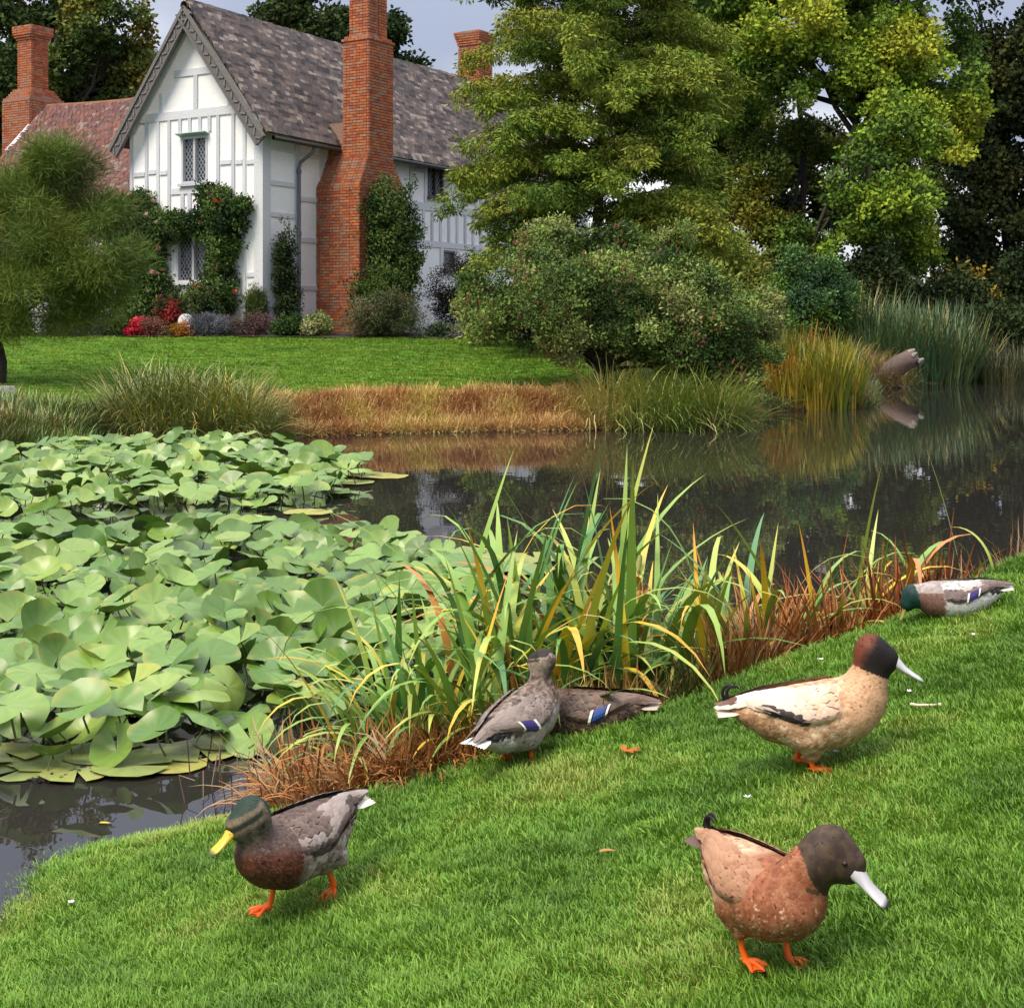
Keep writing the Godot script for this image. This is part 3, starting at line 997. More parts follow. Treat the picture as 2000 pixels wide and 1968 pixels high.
	broad_tree("alder_tree", "open dark-branched alder letting small sky gaps through beside the twin trunks", Vector3(15.0, 1.0, -78), spot(1560, 200, 78), 0.3,
		big.call([[1520, 270, 55, 0], [1590, 300, 60, 0], [1550, 360, 60, 0], [1490, 220, 50, 0], [1640, 270, 50, 0], [1620, 400, 60, 0], [1530, 440, 55, 0], [1680, 420, 60, 0], [1740, 300, 60, 0], [1800, 400, 70, 0], [1860, 330, 60, 0]], 78, 0.9),
		2300, oak_leaf, [Color(0.03, 0.05, 0.014), Color(0.05, 0.08, 0.02), Color(0.08, 0.11, 0.025)], 0.28, 0.5, 27, 0.42, -0.02, Color(0.03, 0.026, 0.022))
	broad_tree("lime_tree", "mid green lime filling the gap between the layered tree and the bright tree", Vector3(9.5, 1.2, -74), spot(1400, 120, 74), 0.34,
		big.call([[1340, 40, 60, 0], [1400, 90, 70, 0], [1350, 150, 62, 0], [1440, 170, 55, 0], [1390, 230, 60, 0], [1440, 20, 70, 0], [1330, 260, 55, 0], [1420, 300, 50, 0], [1360, 340, 55, 0], [1300, 120, 50, 0], [1380, -50, 80, 0], [1480, 240, 35, 0], [1350, 420, 60, 0], [1420, 400, 50, 0]], 74, 0.85),
		3600, oak_leaf, [Color(0.052, 0.091, 0.021), Color(0.091, 0.137, 0.029), Color(0.130, 0.182, 0.034), Color(0.182, 0.215, 0.039)], 0.28, 0.52, 26, 0.3, -0.16, Color(0.052, 0.044, 0.039))
	broad_tree("elm_tree", "dark dense tree at the right edge with sky gaps", Vector3(24.5, 1.0, -71), spot(1965, 150, 71), 0.4,
		big.call([[1935, 110, 60, 0], [1990, 160, 70, 0], [1960, 230, 60, 0], [2050, 80, 90, 0], [1925, 310, 55, 0], [1990, 370, 75, 0], [1900, 420, 60, -1], [2060, 260, 90, 0], [1960, 480, 80, -1], [1880, 520, 60, -2], [1900, -40, 60, 0]], 71, 0.9),
		2600, oak_leaf, [Color(0.018, 0.03, 0.012), Color(0.03, 0.045, 0.014), Color(0.045, 0.06, 0.018), Color(0.07, 0.075, 0.02)], 0.34, 0.6, 16, 0.3, -0.13, Color(0.03, 0.026, 0.022))
	# the understorey along the far water, each bush a thing
	var dark := [Color(0.017, 0.029, 0.012), Color(0.029, 0.048, 0.017), Color(0.042, 0.066, 0.022), Color(0.060, 0.078, 0.022)]
	var names := ["dark holly bush closing the gap below the maple", "dark rounded bush under the bright walnut boughs", "tall dark bush behind the blue-green reeds", "brown-green bush with one yellow spray behind the reeds", "gloomy thicket bush nearest the right edge", "low dark bush right of the yellow-sprayed one", "olive bush left of the willow scrub", "deep green bush beyond the hawthorn"]
	var at_u := [1590, 1690, 1780, 1870, 1985, 1930, 1440, 1350]
	var hh := [165, 190, 150, 170, 210, 130, 230, 220]
	for k in names.size():
		var d: float = [61, 60, 62, 60, 62, 58.5, 56, 50][k]
		var x := bearing(at_u[k], d)
		var base := Vector3(x, land(x, -d) - 0.1, -d)
		var rad := 66.0 / LENS * d
		var hgt: float = hh[k] / LENS * d
		var list := []
		var r := rng_of(300 + k)
		for q in 6:
			list.append([base + Vector3(r.randf_range(-0.8, 0.8) * rad, hgt * r.randf_range(0.2, 0.85), r.randf_range(-0.5, 0.5) * rad), Vector3(rad * 0.62, hgt * 0.26, rad * 0.62)])
		var pal := dark.duplicate()
		if k == 3:
			pal.append(Color(0.30, 0.20, 0.02))
		if k >= 6:
			pal = [Color(0.09, 0.13, 0.03), Color(0.15, 0.19, 0.035), Color(0.20, 0.21, 0.04)]
		broad_tree("understorey_bush", names[k], base, base + Vector3(0, hgt * 0.6, 0), 0.14, list, 620, fine_leaf, pal, 0.32, 0.6, 320 + k, 0.5, -0.3, Color(0.03, 0.025, 0.02), "bush", "bushes along the far water")
	# willow scrub beyond the water, blue-green and upright
	var wb := Vector3(bearing(1560, 54), land(bearing(1560, 54), -54), -54)
	broad_tree("willow_scrub", "blue-green willow scrub between the hawthorn and the reeds", wb, wb + Vector3(0, 2.2, 0), 0.09,
		big.call([[1520, 590, 42, 0], [1560, 550, 40, 0], [1600, 560, 45, 0], [1640, 590, 42, 0], [1565, 610, 50, -1], [1500, 620, 40, -1], [1610, 520, 28, 0], [1555, 510, 25, 0]], 54, 1.1),
		1500, fine_leaf, [Color(0.033, 0.072, 0.036), Color(0.052, 0.111, 0.039), Color(0.078, 0.156, 0.046), Color(0.117, 0.221, 0.039)], 0.2, 0.4, 18, 0.6, -0.2, Color(0.065, 0.058, 0.046), "bush")
	# a far belt of trees that closes the horizon
	var belt_p := []
	var belt_t := []
	var rb := rng_of(55)
	for k in 2600:
		var x := rb.randf_range(-110, 130)
		var h := 4.2 + 1.6 * lumps.get_noise_1d(x * 0.6)
		var p := Vector3(x, 1.6 + h * sqrt(rb.randf()), -118 - rb.randf() * 10)
		belt_p.append(Transform3D(Basis.from_euler(Vector3(rb.randf(), rb.randf() * TAU, rb.randf())) * Basis.from_scale(Vector3.ONE * rb.randf_range(0.8, 1.5)), p))
		belt_t.append(pick([Color(0.035, 0.05, 0.025), Color(0.05, 0.07, 0.03), Color(0.07, 0.085, 0.035)], rb, rb.randf_range(-1, 1)))
	var belt := spread("distant_hedge", oak_leaf, M.leaf, belt_p, belt_t, self)
	belt.set_meta("label", "distant hedge line closing the horizon beyond the trees")
	belt.set_meta("category", "hedge")
	# hawthorn on the far bank
	var hb := Vector3(1.72, land(1.72, -30.4) - 0.02, -30.4)
	var haw := broad_tree("hawthorn_tree", "low wide hawthorn with reddish berries leaning over the far bank", hb, hb + Vector3(0.35, 1.2, 0.1), 0.13,
		big.call([[1000, 555, 75, 0], [940, 590, 48, 0], [975, 630, 55, -0.5], [1060, 500, 62, 0.5], [1100, 570, 85, -0.8], [1150, 500, 70, 0.4], [1200, 560, 85, -0.6], [1060, 640, 60, -0.8], [1130, 650, 62, -1.0], [1270, 520, 70, 0.6], [1300, 590, 80, -0.4], [1240, 640, 70, -0.8], [1360, 560, 60, 0.4], [1390, 630, 70, -0.2], [1330, 680, 62, -0.6], [1450, 610, 55, 0.5], [1500, 640, 40, 0.8], [1420, 690, 60, 0], [1470, 700, 50, 0.3], [1400, 745, 48, -0.3], [1450, 750, 40, 0], [1320, 460, 35, 0.8], [1080, 455, 35, 0.8], [1220, 470, 40, 0.8], [1120, 690, 38, -0.8], [925, 560, 30, 0.2], [1500, 590, 30, 0.8]], 31, 0.78),
		8600, fine_leaf, [Color(0.048, 0.088, 0.024), Color(0.090, 0.151, 0.038), Color(0.138, 0.208, 0.050), Color(0.198, 0.271, 0.066), Color(0.258, 0.296, 0.102)], 0.10, 0.24, 19, 0.85, -0.06, Color(0.030, 0.025, 0.019))
	var bp := []
	var bt := []
	var rr := rng_of(91)
	var crown: MultiMeshInstance3D = haw.get_node("crown")
	var berry := Shape.new()
	for k in 9:
		var p := rand_in_ball(rr)
		var c := Color(rr.randf_range(0.8, 1.2), 1, 1)
		berry.tube([p, p + Vector3(0, -0.12, 0), p + Vector3(0, -0.24, 0)], [0.05, 0.14, 0.05], 5, c)
	for k in 380:
		var t: Transform3D = crown.multimesh.get_instance_transform(rr.randi() % crown.multimesh.instance_count)
		bp.append(Transform3D(Basis.from_scale(Vector3.ONE * 0.2), t.origin + rand_in_ball(rr) * 0.15))
		bt.append(vary(Color(0.20, 0.055, 0.03), rr, 0.3))
	spread("berries", berry, M.plain, bp, bt, haw)

func layered_tree(where: Vector3, leaf: Shape) -> void:
	# a straight pale stem with long near-level boughs whose sprays hang at the tips
	var r := rng_of(41)
	var t := thing("layered_tree", "tall yellow-green tree with level drooping boughs and slim pale stem before the house", "tree", where)
	var trunk := Shape.new()
	var path := []
	for k in 12:
		var y := k / 11.0 * 14.0
		path.append(Vector3(0.25 * sin(y * 0.25) + 0.02 * y, y - 0.3, 0))
	trunk.tube(path, taper(12, 0.19, 0.03), 9, Color(0.085, 0.06, 0.045), Color(0.30, 0.24, 0.15), 0.06, r)
	part("trunk", trunk, M.bark, t)
	var places := []
	var tints := []
	var pal := [Color(0.08, 0.14, 0.024), Color(0.125, 0.20, 0.03), Color(0.175, 0.25, 0.034), Color(0.225, 0.285, 0.042), Color(0.28, 0.30, 0.05)]
	var tone := FastNoiseLite.new()
	tone.seed = 8
	tone.frequency = 0.5
	for k in 185:
		var y := lerpf(0.7, 13.6, pow(r.randf(), 0.95))
		var az := k * 2.399963 + r.randf_range(-0.3, 0.3)
		var reach := 4.2 * (1.0 - 0.22 * pow(y / 13.6, 1.5)) * r.randf_range(0.62, 1.08)
		if y > 11.0:
			reach *= 1.0 - (y - 11.0) * 0.25
		if y < 2.2:
			reach *= 0.8
		var a := Vector3(0.25 * sin(y * 0.25) + 0.02 * y, y, 0)
		var dir := Vector3(cos(az), 0, sin(az))
		var tip := a + dir * reach + Vector3(0, r.randf_range(0.1, 0.7) - reach * 0.12, 0)
		var s := Shape.new()
		var lp := limb_path(a, tip, reach * 0.12, r, 6)
		s.tube(lp, taper(6, 0.035, 0.008), 5, Color(0.10, 0.075, 0.05), Color(0.16, 0.14, 0.06))
		part("bough", s, M.bark, t)
		var bias := r.randf_range(-0.5, 0.6)
		for q in int(reach * 34):
			var f := pow(r.randf(), 0.7)
			if f < 0.16:
				continue
			var seg := f * 5.0
			var p: Vector3 = lp[int(minf(seg, 4.0))].lerp(lp[int(minf(seg, 4.0)) + 1], seg - minf(floor(seg), 4.0))
			var wide := 0.62 * sin(PI * clampf(f * 0.85 + 0.1, 0, 1))
			p += dir.cross(Vector3.UP) * r.randf_range(-wide, wide) + Vector3(0, r.randf_range(-0.42, 0.14), 0)
			var sc := r.randf_range(0.13, 0.30)
			places.append(Transform3D(Basis(Vector3.UP, r.randf() * TAU) * Basis.from_scale(Vector3(sc, sc * 0.9, sc)), p))
			tints.append(pick(pal, r, bias + tone.get_noise_3dv(p) * 0.5))
	spread("crown", leaf, M.leaf, places, tints, t)

# ---------------------------------------------------------------- blades and tufts
func blade(s: Shape, base: Vector3, az: float, length: float, width: float, lean: float, bend: float, power: float, segs: int, col: Color, tip: Color, fold := 0.0) -> void:
	var dir := Vector3(cos(az), 0, sin(az))
	var side := Vector3(-sin(az), 0, cos(az))
	var p := base
	var k0 := -1
	for k in segs + 1:
		var t := float(k) / segs
		var th := lean + bend * pow(t, power)
		var fwd := dir * sin(th) + Vector3.UP * cos(th)
		var nn := (dir * cos(th) - Vector3.UP * sin(th))
		var w := width * 0.5 * (1.0 - pow(t, 3.0)) * (0.75 + 0.5 * minf(t * 3.0, 0.5))
		var c := col.lerp(tip, smoothstep(0.55, 1.0, t))
		var a: int
		if fold > 0.0:
			a = s.vert(p - side * w, (nn - side * fold).normalized(), c)
			s.vert(p - nn * w * fold, nn, c)
			s.vert(p + side * w, (nn + side * fold).normalized(), c)
			if k0 >= 0:
				s.i.append_array(PackedInt32Array([k0, k0 + 1, a, k0 + 1, a + 1, a, k0 + 1, k0 + 2, a + 1, k0 + 2, a + 2, a + 1]))
		else:
			a = s.vert(p - side * w, nn, c)
			s.vert(p + side * w, nn, c)
			if k0 >= 0:
				s.i.append_array(PackedInt32Array([k0, k0 + 1, a, k0 + 1, a + 1, a]))
		k0 = a
		p += fwd * (length / segs)

func tuft(seed_: int, count: int, radius: float, lmin: float, lmax: float, width: float, lean: float, bend: float, segs: int, tone := 0.2) -> Shape:
	var r := rng_of(seed_)
	var s := Shape.new()
	for k in count:
		var a := r.randf() * TAU
		var q := sqrt(r.randf())
		var b := 1.0 + r.randf_range(-tone, tone)
		var c := Color(b * r.randf_range(0.88, 1.15), b, b * r.randf_range(0.8, 1.15))
		blade(s, Vector3(cos(a), 0, sin(a)) * radius * q, a + r.randf_range(-1.2, 1.2), r.randf_range(lmin, lmax), width * r.randf_range(0.7, 1.2), lean * q * r.randf_range(0.2, 1.4), bend * r.randf_range(0.2, 1.3), 1.6, segs, c, c * Color(1.15, 1.05, 0.9))
	return s

func strew(count: int, pal: Array, smin: float, smax: float, seed_: int, where: Callable, origin: Vector3, tilt := 0.15) -> Array:
	# where.call(rng) -> world point or null
	var r := rng_of(seed_)
	var f := FastNoiseLite.new()
	f.seed = seed_
	f.frequency = 0.8
	var places := []
	var tints := []
	for k in count:
		var p = where.call(r)
		if p == null:
			continue
		var s := r.randf_range(smin, smax)
		places.append(Transform3D(Basis.from_euler(Vector3(r.randf_range(-tilt, tilt), r.randf() * TAU, r.randf_range(-tilt, tilt))) * Basis.from_scale(Vector3(s, s * r.randf_range(0.85, 1.2), s)), p - origin))
		tints.append(pick(pal, r, f.get_noise_3dv(p) * 1.6))
	return [places, tints]

func shrub(called: String, label: String, category: String, where: Vector3, size: Vector3, count: int, leaf: Shape, pal: Array, smin: float, smax: float, seed_: int, group := "", stem_col := Color(0.05, 0.04, 0.03)) -> Node3D:
	var r := rng_of(seed_)
	var t := thing(called, label, category, where, 0.0, group)
	var st := Shape.new()
	var blobs := []
	for k in 5:
		var c := Vector3(r.randf_range(-0.55, 0.55) * size.x, size.y * r.randf_range(0.35, 0.8), r.randf_range(-0.5, 0.5) * size.z)
		blobs.append([c, Vector3(size.x * 0.6, size.y * 0.36, size.z * 0.6)])
		st.tube(limb_path(Vector3(r.randf_range(-0.1, 0.1) * size.x, -0.05, 0), c, 0.05, r, 5), taper(5, 0.022, 0.006), 5, stem_col)
	blobs.append([Vector3(0, size.y * 0.3, 0), Vector3(size.x * 0.9, size.y * 0.32, size.z * 0.9)])
	part("stems", st, M.bark, t)
	var places := []
	var tints := []
	fill_blobs(places, tints, blobs, count, pal, smin, smax, seed_, 1.2, -0.28, 0.2)
	spread("foliage", leaf, M.leaf, places, tints, t)
	return t

func flower_mesh(col: Color, r: RandomNumberGenerator) -> Shape:
	# a cupped rose: three whorls of petals
	var s := Shape.new()
	for w in 3:
		for k in 5:
			var a := TAU * (k + w * 0.5) / 5
			var dir := Vector3(cos(a), 0, sin(a))
			var side := Vector3(-sin(a), 0, cos(a))
			var open := 1.15 - w * 0.4
			var c := vary(col, r, 0.15)
			var b := Vector3(0, 0.0, 0)
			var m := dir * 0.6 * open + Vector3(0, 0.35 + w * 0.1, 0)
			var e := dir * 0.95 * open + Vector3(0, 0.6 + w * 0.22, 0)
			s.quad(b, m + side * 0.45, e, m - side * 0.45, c)
	return s

func build_garden() -> void:
	var fine := clump(21, 26, 0.8, 0.42, 0.3, 0.1)
	var tiny := clump(22, 34, 0.8, 0.28, 0.16, 0.0)
	var spiky := clump(23, 30, 0.9, 0.7, 0.10, -0.6)
	# flower bed under the walls
	var bed := sheet(steps(-15, 2.6, 0.4), steps(40.4, 42.8, 0.25).map(func(a): return -a), func(x, z): return land(x, z) + 0.035 + 0.03 * lumps.get_noise_2d(x * 9, z * 9),
		func(_x, _z): return Color(0.045, 0.033, 0.025), func(x, z): return -z > 40.7 + 0.12 * sin(x * 1.3))
	part("flower_bed", bed, M.soil, self, "structure")
	var g := func(u, d): return Vector3(bearing(u, d), land(bearing(u, d), -d), -d)
	var H := func(x, y, z): return HOUSE_AT + HOUSE_SIZE * Vector3(0.5256 * x + 0.8507 * z, y, -0.8507 * x + 0.5256 * z)
	# climbing roses on the gable: two masses and a swag over the window
	var rose_pal := [Color(0.023, 0.047, 0.017), Color(0.046, 0.085, 0.023), Color(0.072, 0.124, 0.031), Color(0.104, 0.163, 0.039)]
	var rose := func(label, blobs, n, seed_, flowers, cols):
		var base: Vector3 = H.call(-0.35, 0.0, blobs[0][0])
		var t := thing("climbing_rose", label, "rose", base, 0.0, "roses trained up the house")
		var r := rng_of(seed_)
		var local := []
		var stems := Shape.new()
		for b in blobs:
			var c: Vector3 = H.call(-0.3, b[1], b[0])
			local.append([c - base, Vector3(b[2] * 1.25, b[3] * 1.25, 0.36)])
			stems.tube(limb_path(Vector3(r.randf_range(-0.1, 0.1), -0.05, 0), c - base, 0.1, r, 5), taper(5, 0.03, 0.01), 5, Color(0.06, 0.045, 0.03))
		part("stems", stems, M.bark, t)
		var places := []
		var tints := []
		fill_blobs(places, tints, local, n, rose_pal, 0.14, 0.28, seed_, 1.4, -0.25, 0.1)
		spread("foliage", fine, M.leaf, places, tints, t)
		var meshes := []
		for c in cols:
			meshes.append(flower_mesh(c, r).mesh())
		for k in flowers:
			var pl: Transform3D = places[r.randi() % places.size()]
			var f := part("flower", meshes[k % meshes.size()], M.leaf, t)
			f.position = pl.origin + Vector3(0.1, 0.08, 0.22)
			f.basis = Basis.from_euler(Vector3(r.randf_range(0.3, 1.3), r.randf() * TAU, 0)) * Basis.from_scale(Vector3.ONE * r.randf_range(0.08, 0.13))
	var pink := [Color(0.72, 0.22, 0.32), Color(0.78, 0.38, 0.42), Color(0.8, 0.55, 0.52)]
	rose.call("pink climbing rose massed on the left half of the gable", [[-4.1, 3.0, 0.55, 0.5], [-4.7, 2.6, 0.5, 0.5], [-3.6, 2.9, 0.5, 0.45], [-3.7, 2.1, 0.45, 0.6], [-3.5, 1.4, 0.4, 0.5], [-4.3, 1.6, 0.5, 0.6], [-4.2, 0.8, 0.6, 0.6], [-3.4, 0.7, 0.5, 0.5], [-4.0, 3.5, 0.3, 0.25], [-5.3, 3.0, 0.35, 0.4], [-3.1, 2.75, 0.4, 0.3]], 2300, 61, 34, pink)
	rose.call("pink climbing rose right of the ground-floor gable window", [[-1.25, 3.1, 0.4, 0.5], [-1.1, 2.5, 0.42, 0.5], [-1.2, 1.8, 0.38, 0.6], [-1.15, 1.1, 0.4, 0.5], [-1.3, 0.5, 0.5, 0.5], [-0.8, 2.9, 0.3, 0.3], [-1.7, 2.8, 0.45, 0.34], [-2.3, 2.85, 0.5, 0.3], [-2.8, 2.85, 0.4, 0.36], [-1.2, 3.45, 0.3, 0.3], [-0.95, 2.2, 0.3, 0.5], [-1.6, 3.5, 0.25, 0.3], [-0.55, 3.25, 0.25, 0.14], [-1.75, 0.9, 0.35, 0.5], [-2.4, 0.7, 0.5, 0.4]], 2300, 62, 26, pink + [Color(0.75, 0.13, 0.05)])
	# dark climber at the corner, climber and shrubs round the great chimney
	shrub("ivy_column", "dark narrow evergreen climber at the white house corner", "climber", H.call(0.5, 0, 0.4), Vector3(0.42, 3.0, 0.35), 480, fine, [Color(0.014, 0.028, 0.012), Color(0.028, 0.05, 0.018), Color(0.05, 0.07, 0.025)], 0.11, 0.22, 63)
	shrub("chimney_climber", "large dark leafy climber hugging the brick chimney foot", "climber", H.call(2.85, 0.55, 1.8), Vector3(1.15, 3.6, 0.6), 1350, fine, rose_pal, 0.13, 0.26, 64)
	shrub("chimney_shrub", "mid green rose bush left of the chimney base", "bush", H.call(1.9, 0, 2.2), Vector3(0.95, 1.9, 0.6), 720, fine, [Color(0.03, 0.055, 0.015), Color(0.06, 0.10, 0.022), Color(0.10, 0.14, 0.03)], 0.12, 0.22, 65)
	shrub("lavender_bush", "broad low grey-green mound before the chimney", "bush", g.call(745, 41.1), Vector3(1.35, 1.25, 0.6), 950, tiny, [Color(0.05, 0.07, 0.03), Color(0.085, 0.10, 0.045), Color(0.12, 0.13, 0.06), Color(0.16, 0.13, 0.08)], 0.13, 0.24, 66)
	shrub("barberry_bush", "dark purple-brown bush under the long wall window", "bush", H.call(6.6, 0, 1.6), Vector3(1.1, 2.4, 0.8), 800, tiny, [Color(0.022, 0.018, 0.014), Color(0.03, 0.03, 0.016), Color(0.05, 0.05, 0.02)], 0.16, 0.28, 67)
	shrub("laurel_bush", "fresh green bush at the foot of the long wall near the hawthorn", "bush", H.call(8.6, 0, 3.6), Vector3(1.1, 1.6, 0.7), 520, fine, [Color(0.03, 0.06, 0.016), Color(0.06, 0.11, 0.022), Color(0.11, 0.17, 0.03)], 0.14, 0.24, 68)
	# border plants from left to right
	var border := [
		["aster_clump", "low mauve asters at the far left of the border", 40, 0.5, 0.45, tiny, [Color(0.04, 0.06, 0.025), Color(0.07, 0.08, 0.04), Color(0.16, 0.10, 0.2)]],
		["silver_shrub", "pale speckled daisy clump left in the border", 105, 0.55, 0.5, tiny, [Color(0.06, 0.08, 0.035), Color(0.11, 0.13, 0.07), Color(0.28, 0.27, 0.2)]],
		["catmint_clump", "blue-grey catmint left of the red flowers", 172, 0.62, 0.55, spiky, [Color(0.06, 0.075, 0.07), Color(0.10, 0.11, 0.13), Color(0.14, 0.14, 0.2)]],
		["edging_plant", "small dark green filler plant beside the catmint", 222, 0.35, 0.4, fine, [Color(0.025, 0.05, 0.015), Color(0.05, 0.085, 0.02)]],
		["red_begonia", "bright crimson flower mound in the border", 262, 0.30, 0.42, fine, [Color(0.5, 0.025, 0.05), Color(0.62, 0.04, 0.075), Color(0.56, 0.06, 0.10)]],
		["pink_sedum", "dusty pink sedum right of the crimson mound", 305, 0.32, 0.36, tiny, [Color(0.16, 0.09, 0.06), Color(0.24, 0.11, 0.085), Color(0.3, 0.07, 0.06)]],
		["orange_marigold", "orange marigolds below the white garden seat", 352, 0.32, 0.32, tiny, [Color(0.07, 0.08, 0.02), Color(0.14, 0.12, 0.02), Color(0.46, 0.15, 0.02)]],
		["blue_lavender", "grey-blue lavender mound in the middle of the border", 418, 0.62, 0.58, spiky, [Color(0.075, 0.085, 0.085), Color(0.11, 0.12, 0.145), Color(0.16, 0.15, 0.2)]],
		["heather_mound", "dull purple heather right of the lavender", 490, 0.55, 0.5, tiny, [Color(0.09, 0.065, 0.05), Color(0.14, 0.075, 0.08), Color(0.2, 0.08, 0.12)]],
		["hosta_clump", "leafy green clump with one violet bloom below the corner", 560, 0.5, 0.5, fine, [Color(0.04, 0.08, 0.02), Color(0.075, 0.13, 0.035), Color(0.12, 0.17, 0.08)]],
		["variegated_hosta", "cream-variegated hosta before the downpipe", 618, 0.36, 0.5, fine, [Color(0.16, 0.2, 0.06), Color(0.3, 0.33, 0.13), Color(0.4, 0.4, 0.2)]],
		["sage_clump", "silvery sage at the right end of the border", 850, 0.45, 0.3, fine, [Color(0.06, 0.09, 0.05), Color(0.12, 0.15, 0.1), Color(0.2, 0.22, 0.17)]],
		["pale_geranium", "low pale geranium near the lawn corner", 905, 0.45, 0.26, tiny, [Color(0.05, 0.08, 0.03), Color(0.09, 0.12, 0.05), Color(0.3, 0.26, 0.28)]],
		["dahlia_clump", "dark-leaved dahlia with red blooms behind the crimson mound", 320, 0.5, 1.0, fine, [Color(0.02, 0.03, 0.015), Color(0.035, 0.05, 0.02), Color(0.05, 0.06, 0.02), Color(0.3, 0.035, 0.03)]],
		["fennel_clump", "upright yellow-flowered plant left of the house corner", 500, 0.3, 1.1, spiky, [Color(0.05, 0.08, 0.025), Color(0.09, 0.12, 0.03), Color(0.4, 0.33, 0.04)]],
		["phlox_clump", "orange-red phlox below the ground-floor window", 405, 0.55, 1.15, fine, [Color(0.03, 0.055, 0.018), Color(0.06, 0.085, 0.025), Color(0.09, 0.1, 0.04), Color(0.3, 0.08, 0.03)]],
		["border_fern", "soft green ferns behind the catmint", 180, 0.6, 1.1, fine, [Color(0.03, 0.06, 0.02), Color(0.055, 0.09, 0.03), Color(0.07, 0.1, 0.05)]],
	]
	for k in border.size():
		var q = border[k]
		var d := 41.1 if k < 13 else 41.8
		shrub(q[0], q[1], "plant", g.call(q[2], d), Vector3(q[3], q[4], 0.36) * HOUSE_SIZE, 300 if k < 13 else 360, q[5], q[6], 0.10, 0.2, 400 + k, "border plants under the house")
	# white rounded garden seat back
	var seat := thing("garden_seat", "small white rounded garden seat half hidden in the border", "seat", g.call(362, 41.35))
	seat.scale = Vector3.ONE * 1.2
	var sb := Shape.new()
	var back_pts := []
	for k in 13:
		var a := PI * k / 12.0
		back_pts.append(Vector3(cos(a) * 0.18, 0.32 + sin(a) * 0.2, 0))
	back_pts.insert(0, Vector3(0.18, 0.0, 0))
	back_pts.append(Vector3(-0.18, 0.0, 0))
	for k in back_pts.size() - 1:
		sb.quad(back_pts[k] + Vector3(0, 0, 0.03), back_pts[k + 1] + Vector3(0, 0, 0.03), Vector3(0, 0.3, 0.03), Vector3(0, 0.3, 0.03), Color(0.75, 0.76, 0.78))
		sb.quad(back_pts[k] + Vector3(0, 0, -0.03), back_pts[k] + Vector3(0, 0, 0.03), back_pts[k + 1] + Vector3(0, 0, 0.03), back_pts[k + 1] + Vector3(0, 0, -0.03), Color(0.75, 0.76, 0.78))
		sb.quad(back_pts[k + 1] + Vector3(0, 0, -0.03), back_pts[k] + Vector3(0, 0, -0.03), Vector3(0, 0.3, -0.03), Vector3(0, 0.3, -0.03), Color(0.75, 0.76, 0.78))
	part("backrest", sb, M.plain, seat)
	var sp := Shape.new()
	sp.box(Transform3D(Basis(), Vector3(0, 0.22, 0.18)), Vector3(0.36, 0.04, 0.28), Color(0.75, 0.76, 0.78))
	part("seat_panel", sp, M.plain, seat)
	for sg in [-1, 1]:
		var lg := Shape.new()
		lg.tube([Vector3(sg * 0.15, 0.21, 0.28), Vector3(sg * 0.16, -0.04, 0.29)], [0.02, 0.016], 6, Color(0.75, 0.76, 0.78))
		part("leg", lg, M.plain, seat)
	# feathery tamarisk at the left edge
	var feather := clump(24, 60, 0.8, 0.75, 0.035, 0.0)
	var tb := Vector3(-10.95, land(-10.95, -30.3) - 0.05, -30.3)
	var t := thing("tamarisk_tree", "feathery green tamarisk with dark leaning trunk at the left edge", "tree", tb)
	var r := rng_of(71)
	var trunk := Shape.new()
	trunk.tube([Vector3(0.05, -0.2, 0), Vector3(0.12, 0.5, 0), Vector3(0.02, 1.1, 0.05), Vector3(0.2, 1.9, 0.1), Vector3(0.5, 2.8, 0.1)], [0.2, 0.16, 0.14, 0.11, 0.06], 9, Color(0.05, 0.038, 0.03), Color(-1, 0, 0), 0.12, r)
	part("trunk", trunk, M.bark, t)
	var blobs := []
	for q in [[60, 360, 85], [130, 330, 70], [30, 430, 100], [120, 430, 95], [190, 420, 70], [220, 500, 62], [150, 520, 85], [60, 530, 95], [-20, 480, 90], [245, 560, 40], [110, 600, 70], [20, 610, 70], [180, 590, 55], [90, 310, 45], [-60, 380, 90], [-50, 580, 80]]:
		var rad: float = q[2] / LENS * 30.3
		var c := spot(q[0], q[1], 30.3 + r.randf_range(-0.8, 0.8)) - tb
		blobs.append([c, Vector3(rad, rad * 0.8, rad) * 0.84])
		var s := Shape.new()
		s.tube(limb_path(Vector3(0.1, 1.0 + r.randf(), 0.05), c, 0.35, r, 7), taper(7, 0.04, 0.008), 5, Color(0.10, 0.075, 0.05))
		part("limb", s, M.bark, t)
	var places := []
	var tints := []
	fill_blobs(places, tints, blobs, 5200, [Color(0.075, 0.090, 0.030), Color(0.083, 0.128, 0.030), Color(0.112, 0.180, 0.033), Color(0.143, 0.225, 0.038), Color(0.180, 0.225, 0.045)], 0.16, 0.40, 72, 0.8, -0.06, 0.15)
	spread("crown", feather, M.leaf, places, tints, t)

